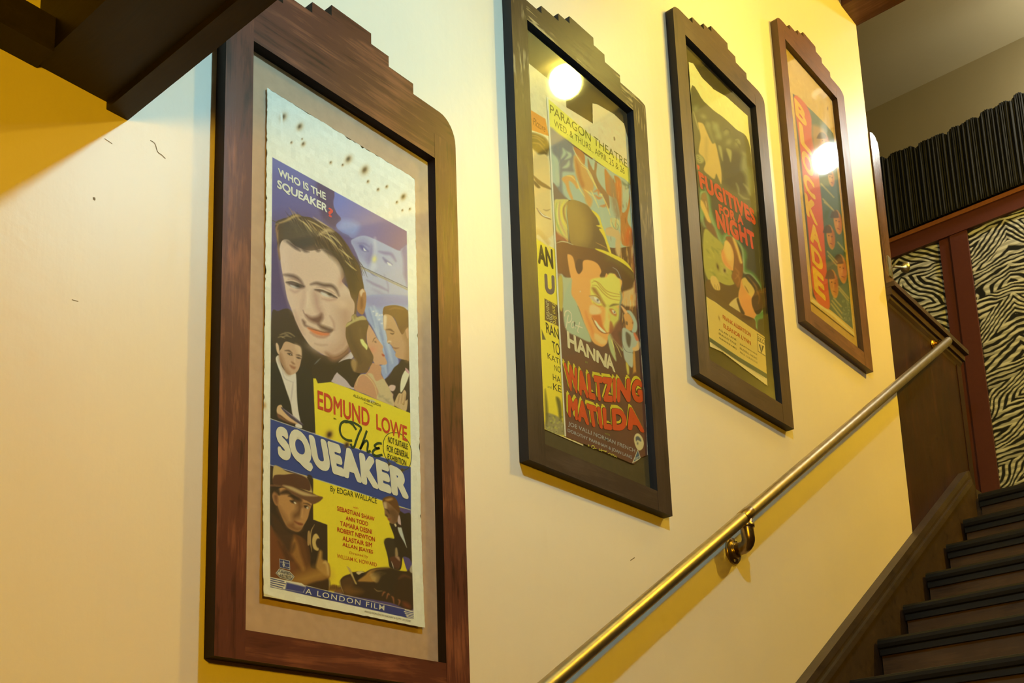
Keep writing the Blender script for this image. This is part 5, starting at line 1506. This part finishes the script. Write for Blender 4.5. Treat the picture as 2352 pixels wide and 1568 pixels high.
F(ZX, "-80,1000 40,1010 150,1060 240,1040 280,1080 270,1190 160,1310 -20,1190 -100,1150", (84, 54, 36), 3)
F(ZX, "-30,950 20,960 60,1030 70,1100 40,1110 0,1090 -40,1010", (214, 180, 110), 3)
for s_ in ("20,1050 30,1110", "40,1040 55,1105", "5,1040 12,1090"):
    S(ZX, s_, 5, (140, 110, 64), 2, 0.9)
F(ZX, "120,560 160,545 200,600 230,700 220,860 210,890 130,840 80,720 110,620", (222, 168, 100), 3)
F(ZX, "120,570 160,560 195,640 200,760 160,760 120,660", (226, 194, 122), 6, 0.8)
F(ZX, "85,660 110,680 140,780 210,880 150,850 100,780", (222, 142, 88), 5, 0.8)
F(ZX, "130,520 200,510 280,640 325,800 320,960 280,1080 240,1040 200,960 220,860 225,720 190,600", (128, 72, 40), 3)
for s_ in ("220,560 260,680 290,800", "240,860 280,920 240,980", "250,930 290,980 270,1050"):
    S(ZX, s_, 14, (176, 112, 62), 5, 0.7)
F(ZX, "205,520 250,560 310,760 320,800 295,800 260,680", (226, 190, 112), 4, 0.9)
B(ZX, 42, 845, 14, 40, -15, (76, 56, 32), 0.95)
B(ZX, 120, 888, 34, 44, -15, (206, 190, 130), 0.9); B(ZX, 120, 888, 15, 24, -15, (58, 42, 28), 1)
F(ZX, "290,1080 310,990 360,990 440,1060 460,1120 430,1200 440,1300 490,1340 480,1380 430,1440 340,1390 280,1240 275,1150", (222, 152, 88), 3)
F(ZX, "315,990 350,965 400,1010 455,1110 430,1190 380,1140 330,1060", (214, 182, 102), 4)
S(ZX, "345,1060 390,1140", 10, (132, 90, 52), 3, 0.9)
F(ZX, "350,940 400,930 470,1000 535,1110 550,1240 530,1350 480,1380 440,1310 425,1210 460,1130 430,1060 380,1000", (58, 42, 32), 3)
for s_ in ("380,950 460,1050 500,1150", "470,1100 510,1180 500,1260", "440,1020 490,1090"):
    S(ZX, s_, 14, (146, 100, 58), 5, 0.7)
F(ZX, "160,1310 190,1240 270,1190 300,1290 310,1380 400,1410 430,1450 340,1420 240,1370", (206, 184, 132), 3)
F(ZX, "255,1210 275,1200 300,1280 345,1370 310,1370 270,1270", (44, 34, 28), 3)
F(PXZ, "1620,676 1680,720 1745,765 1765,785 1765,800 1740,770 1700,745 1640,705", (74, 50, 36), 2, 0.0)
F(ZY, "145,20 300,130 480,260 700,400 870,480 900,620 1030,745 600,440 280,220 150,140", (90, 60, 40), 2)
# foot of the sheet
F(ZY, "150,138 590,440 1032,748 1062,1302 630,1040 192,745", (218, 188, 106), 1.3, 1, False)
F(ZY, "192,745 630,1040 1064,1302 1062,1372 620,1105 198,815", (66, 78, 62), 1.3, 1, False)
F(ZY, "198,815 620,1105 1062,1372 1066,1480 560,1150 205,885", (226, 206, 158), 1.3, 1, False)
S(ZY, "230,850 600,1090 1000,1350", 6, (150, 120, 86), 2, 0.6, False)
B(ZY, 338, 460, 10, 40, -12, (150, 112, 50), 0.9)
F(ZY, "908,690 1030,770 1046,1040 920,960", (74, 62, 40), 1, 1, False); F(ZY, "914,702 1024,775 1040,1026 926,954", (226, 198, 122), 1, 1, False)
S(ZY, "916,790 1034,862", 8, (74, 62, 40), 1, 1, False)
F(ZY, "934,850 1010,880 972,990", (58, 48, 36), 1, 1, False); F(ZY, "955,860 985,872 972,960", (206, 184, 120), 1, 1, False)
poster3 = empty('film_poster', (2.586, -0.0095, 0.944), 'film poster with two embracing figures in a green glow under red letters', 'poster', 'old film posters up the stairs')
CUR.C = CUR.C * 1.04 + 14  # glare veil of the pane mixed into the print tones
CUR.build('printed_sheet', M['print'], poster3, None, O3)
y3 = -0.0098
RD3 = (222, 78, 44)
T('title_lettering', 'FUGITIVES', PXZ, (1609, 432), (1737, 519), (1603, 391), RD3, poster3, y3, 0.06, 0, 1.12)
T('title_lettering', 'FOR A', PXZ, (1652, 490), (1708, 518), (1650, 467), RD3, poster3, y3, 0.06, 0, 1.12)
T('title_lettering', 'NIGHT', PXZ, (1648, 525), (1737, 577), (1642, 480), RD3, poster3, y3, 0.06, 0, 1.12)
T('star_lettering', 'FRANK ALBERTSON', ZY, (394, 470), (815, 745), (390, 405), (206, 92, 40), poster3, y3, 0.02)
T('star_lettering', 'ELEANOR LYNN', ZY, (404, 600), (818, 870), (400, 535), (206, 92, 40), poster3, y3, 0.02)
for tx, a_, b_, c_ in (('ALLAN LANE', (332, 640), (598, 802), (330, 610)), ('BRADLEY PAGE', (334, 702), (596, 868), (332, 672)), ('ADRIANNE AMES', (336, 762), (600, 935), (334, 734)),
                       ('JONATHAN HALE', (650, 862), (908, 1024), (648, 832)), ('RUSSELL HICKS', (652, 924), (910, 1086), (650, 894)), ('PAUL GUILFOYLE', (654, 984), (914, 1146), (652, 956))):
    T('credit_lettering', tx, ZY, a_, b_, c_, (98, 92, 62), poster3, y3, 0.004)
T('badge_lettering', 'RKO', ZY, (922, 786), (1026, 850), (920, 728), (96, 82, 56), poster3, y3, 0.0)

# ---- poster four ---------------------------------------------------
CUR = Sheet(3.0930, 3.5080, 1.4080, 2.4680, 0.00125, -0.0095, (222, 186, 122))
C4 = CUR.C.copy()
B(ZU, 510, 275, 9, 22, 0, (120, 84, 50), 0.9)
for s_ in ("330,20 420,90 520,180", "470,40 520,120 560,200"):
    S(ZU, s_, 16, (196, 150, 88), 8, 0.5)
PRINT4 = "1821.6,217 1845,236 1865,254 1895,284 1915,308 1942,568 1959,755 1913,716 1869,682 1848,480 1835,340"
F(PXZ, PRINT4, (84, 104, 108), 1.4, 1, False)
F(PXZ, "1821,215 1832,222 1875,690 1867,682", (60, 62, 74), 2, 0.8, False)
F(ZZ, "125,95 165,180 170,300 195,420 215,560 235,760 245,920 255,1060 268,1200 272,1330 180,1240 150,900 120,600 90,300 60,60", (218, 92, 56), 3)
F(ZZ, "170,240 200,230 245,260 250,300 230,420 190,450 175,350", (206, 150, 92), 10, 0.8)
for x, y, rx, ry in ((325, 810, 24, 74), (282, 900, 24, 74), (350, 1090, 27, 88), (300, 1180, 26, 86), (285, 545, 18, 52), (245, 330, 26, 60)):
    c_ = (206, 140, 74)
    F(ZZ, " ".join("%f,%f" % (x + rx * math.cos(a) + 0.12 * ry * math.sin(a), y + ry * math.sin(a)) for a in np.linspace(0, 2 * math.pi, 14)[:-1]), c_, 3)
    F(ZZ, " ".join("%f,%f" % (x - 4 + rx * 1.02 * math.cos(a) - 0.2 * ry, y - ry * 0.45 + ry * 0.55 * math.sin(a)) for a in np.linspace(math.pi * 0.95, math.pi * 2.05, 10)), (84, 62, 48), 3, 0.9)
    F(ZZ, " ".join("%f,%f" % (x + rx * 0.6 + 0.5 * rx * math.cos(a), y + 0.1 * ry + ry * 0.7 * math.sin(a)) for a in np.linspace(0, 2 * math.pi, 10)[:-1]), (176, 92, 50), 6, 0.7)
    for dx in (-0.45, 0.3):
        B(ZZ, x + dx * rx, y - 0.08 * ry + dx * 8, 4, 4, 0, (70, 50, 44), 0.9)
    S(ZZ, "%f,%f %f,%f" % (x - 0.2 * rx, y + 0.48 * ry, x + 0.5 * rx, y + 0.58 * ry), 5, (128, 58, 44), 2, 0.9)
    S(ZZ, "%f,%f %f,%f" % (x, y, x + 0.02 * rx, y + 0.28 * ry), 4, (226, 176, 112), 2, 0.8)
for a_ in ("225,580 300,660", "235,670 300,740", "245,690 290,730", "262,985 320,1050", "268,1010 318,1068", "325,930 370,985", "330,1195 390,1265", "335,1215 388,1280", "285,1300 350,1385", "290,1280 350,1355", "300,1265 345,1315"):
    S(ZZ, a_, 9, (196, 176, 132), 3, 0.75, False)
for k in range(60):
    B(ZZ, 370 + RNG.uniform(-18, 28), 1345 + RNG.uniform(-70, 60), 4, 5, 0, (150, 160, 150), 0.45)
B(ZZ, 258, 760, 20, 40, 20, (70, 90, 50), 0.7)
S(PXZ, "1917,296 1943,568 1965,772", 4, (232, 212, 160), 1.5, 0.9, False, False)
S(PXZ, "1866,690 1913,722 1965,770", 5, (232, 214, 166), 2, 0.9, False, False)
poster4 = empty('film_poster', (3.30, -0.0095, 1.408), 'film poster with stacked yellow letters down its left side, highest on the wall', 'poster', 'old film posters up the stairs')
CUR.build('printed_sheet', M['print'], poster4)
y4 = -0.0098
ys_ = [48, 190, 345, 485, 615, 780, 925, 1055, 1225]; xs_ = [57, 83, 98, 108, 118, 143, 155, 165, 178]
zt_ = [PX(x / ZZ[2] + ZZ[0], y / ZZ[2] + ZZ[1], 1, y4) for x, y in zip(xs_, ys_)]
for k, ch in enumerate('BLOCKADE'):
    me, uv = text_mesh(ch, 0.05)
    xl, zt, zb = zt_[k][0] + 0.006, zt_[k][2] - 0.004, zt_[k + 1][2] + 0.008
    wd = 0.092
    put(me, xl + uv[:, 0] * wd, y4, zb + uv[:, 1] * (zt - zb) - 0.008 * uv[:, 0])
    me.name = 'title_letter'
    link('title_letter', me, ink((236, 186, 44)), poster4)


# ------------------------------------------------------------------ zebra cloth on the doors
def zebra(y0, y1, z0, z1, yc, x, parent, zsh=0.0):
    st = 0.0034
    ny, nz = int((y1 - y0) / st) + 1, int((z1 - z0) / st) + 1
    Y, Z = np.meshgrid(np.linspace(y0, y1, ny), np.linspace(z0, z1, nz))
    wob = lambda a, b, c: np.sin(Y * a + Z * b + c)
    wy = 0.012 * wob(15, 7, 0.3) + 0.004 * wob(-31, 20, 1.7) + 0.0015 * wob(90, 70, 0.5)
    wz = 0.010 * wob(11, -12, 2.1) + 0.004 * wob(32, 24, 0.9) + 0.0015 * wob(-80, 95, 2.5)
    s = np.abs(Y - yc + wy * 0.6)
    zz = Z + wz + zsh
    f = np.full_like(Y, 9.0)
    for n in range(-4, 14):
        for ze, a, b, c, off in ((1.03 + 0.455 * n, 1.05, 1.15, -0.22, 0.0), (1.245 + 0.455 * n, 0.62, 1.35, -0.16, 0.030)):
            f = np.minimum(f, np.maximum(a * s * (1 - 0.35 * s) + (zz - ze), b * (ze - zz) + c * s) + off)
    ph = f / 0.036 + 0.30 * wob(9, 10, 0.2)
    for k in range(26):               # forks where two stripes run into one
        y_, z_ = RNG.uniform(0.10, 0.6), RNG.uniform(z0, z1)
        ph = ph + 0.5 * np.tanh((s - y_) / 0.02) * np.exp(-((zz - z_) / 0.05) ** 2)
    w = np.sin(2 * np.pi * ph)
    v = np.clip((w + 0.30 + 0.25 * wob(31, -22, 1.1)) / 0.6, 0, 1)
    edge = np.minimum(np.minimum(Y - y0, y1 - Y) / 0.010, 1)
    v *= np.clip(edge + 0.4 * np.sign(np.sin(Z * 190)), 0, 1)
    lo, hi = np.array([0.010, 0.010, 0.010]), np.array([0.60, 0.60, 0.58])
    col = np.ones((nz * ny, 4), np.float32)
    col[:, :3] = (lo + (hi - lo) * v[..., None]).reshape(-1, 3)
    X = x - 0.0025 * np.sin(np.pi * np.clip((Y - y0) / (y1 - y0), 0, 1)) - 0.0012 * v
    co = np.stack([X, Y, Z], -1).reshape(-1, 3).astype(np.float32)
    i = np.arange(ny * nz).reshape(nz, ny)
    q = np.stack([i[:-1, :-1], i[1:, :-1], i[1:, 1:], i[:-1, 1:]], -1).reshape(-1, 4)
    me = bpy.data.meshes.new('zebra_cloth')
    me.vertices.add(len(co)); me.vertices.foreach_set('co', co.ravel())
    me.loops.add(q.size); me.loops.foreach_set('vertex_index', q.ravel().astype(np.int32))
    me.polygons.add(len(q)); me.polygons.foreach_set('loop_start', (np.arange(len(q)) * 4).astype(np.int32))
    me.update()
    at = me.color_attributes.new('ink', 'FLOAT_COLOR', 'POINT'); at.data.foreach_set('color', col.ravel())
    me.validate()
    return link('zebra_panel', me, M['print'], parent)


zebra(-0.700, 0.184, LZ + 0.11, 3.006, -0.030, XB - 0.004, door)
zebra(0.350, 1.022, LZ, 3.006, 0.60, XB - 0.001, door, 0.11)


# ------------------------------------------------------------------ knocks and scratches on the poster wall
wl = bpy.data.objects['wall_left']
BEND = lambda z: 0.0 * z
for i_, (ln, w_) in enumerate(((("216,453 217,457", "217,455 216,459"), 0.004), (("345,322 356,330 362,348 372,356 380,364",), 0.0016), (("1448,1287 1452,1284 1458,1280",), 0.0022), (("240,318 258,330",), 0.0012), (("165,688 180,692",), 0.0012))):
    ribbon('scuff_mark', (0, 0, 1), ln, w_, (120, 98, 62), wl, -0.0004)
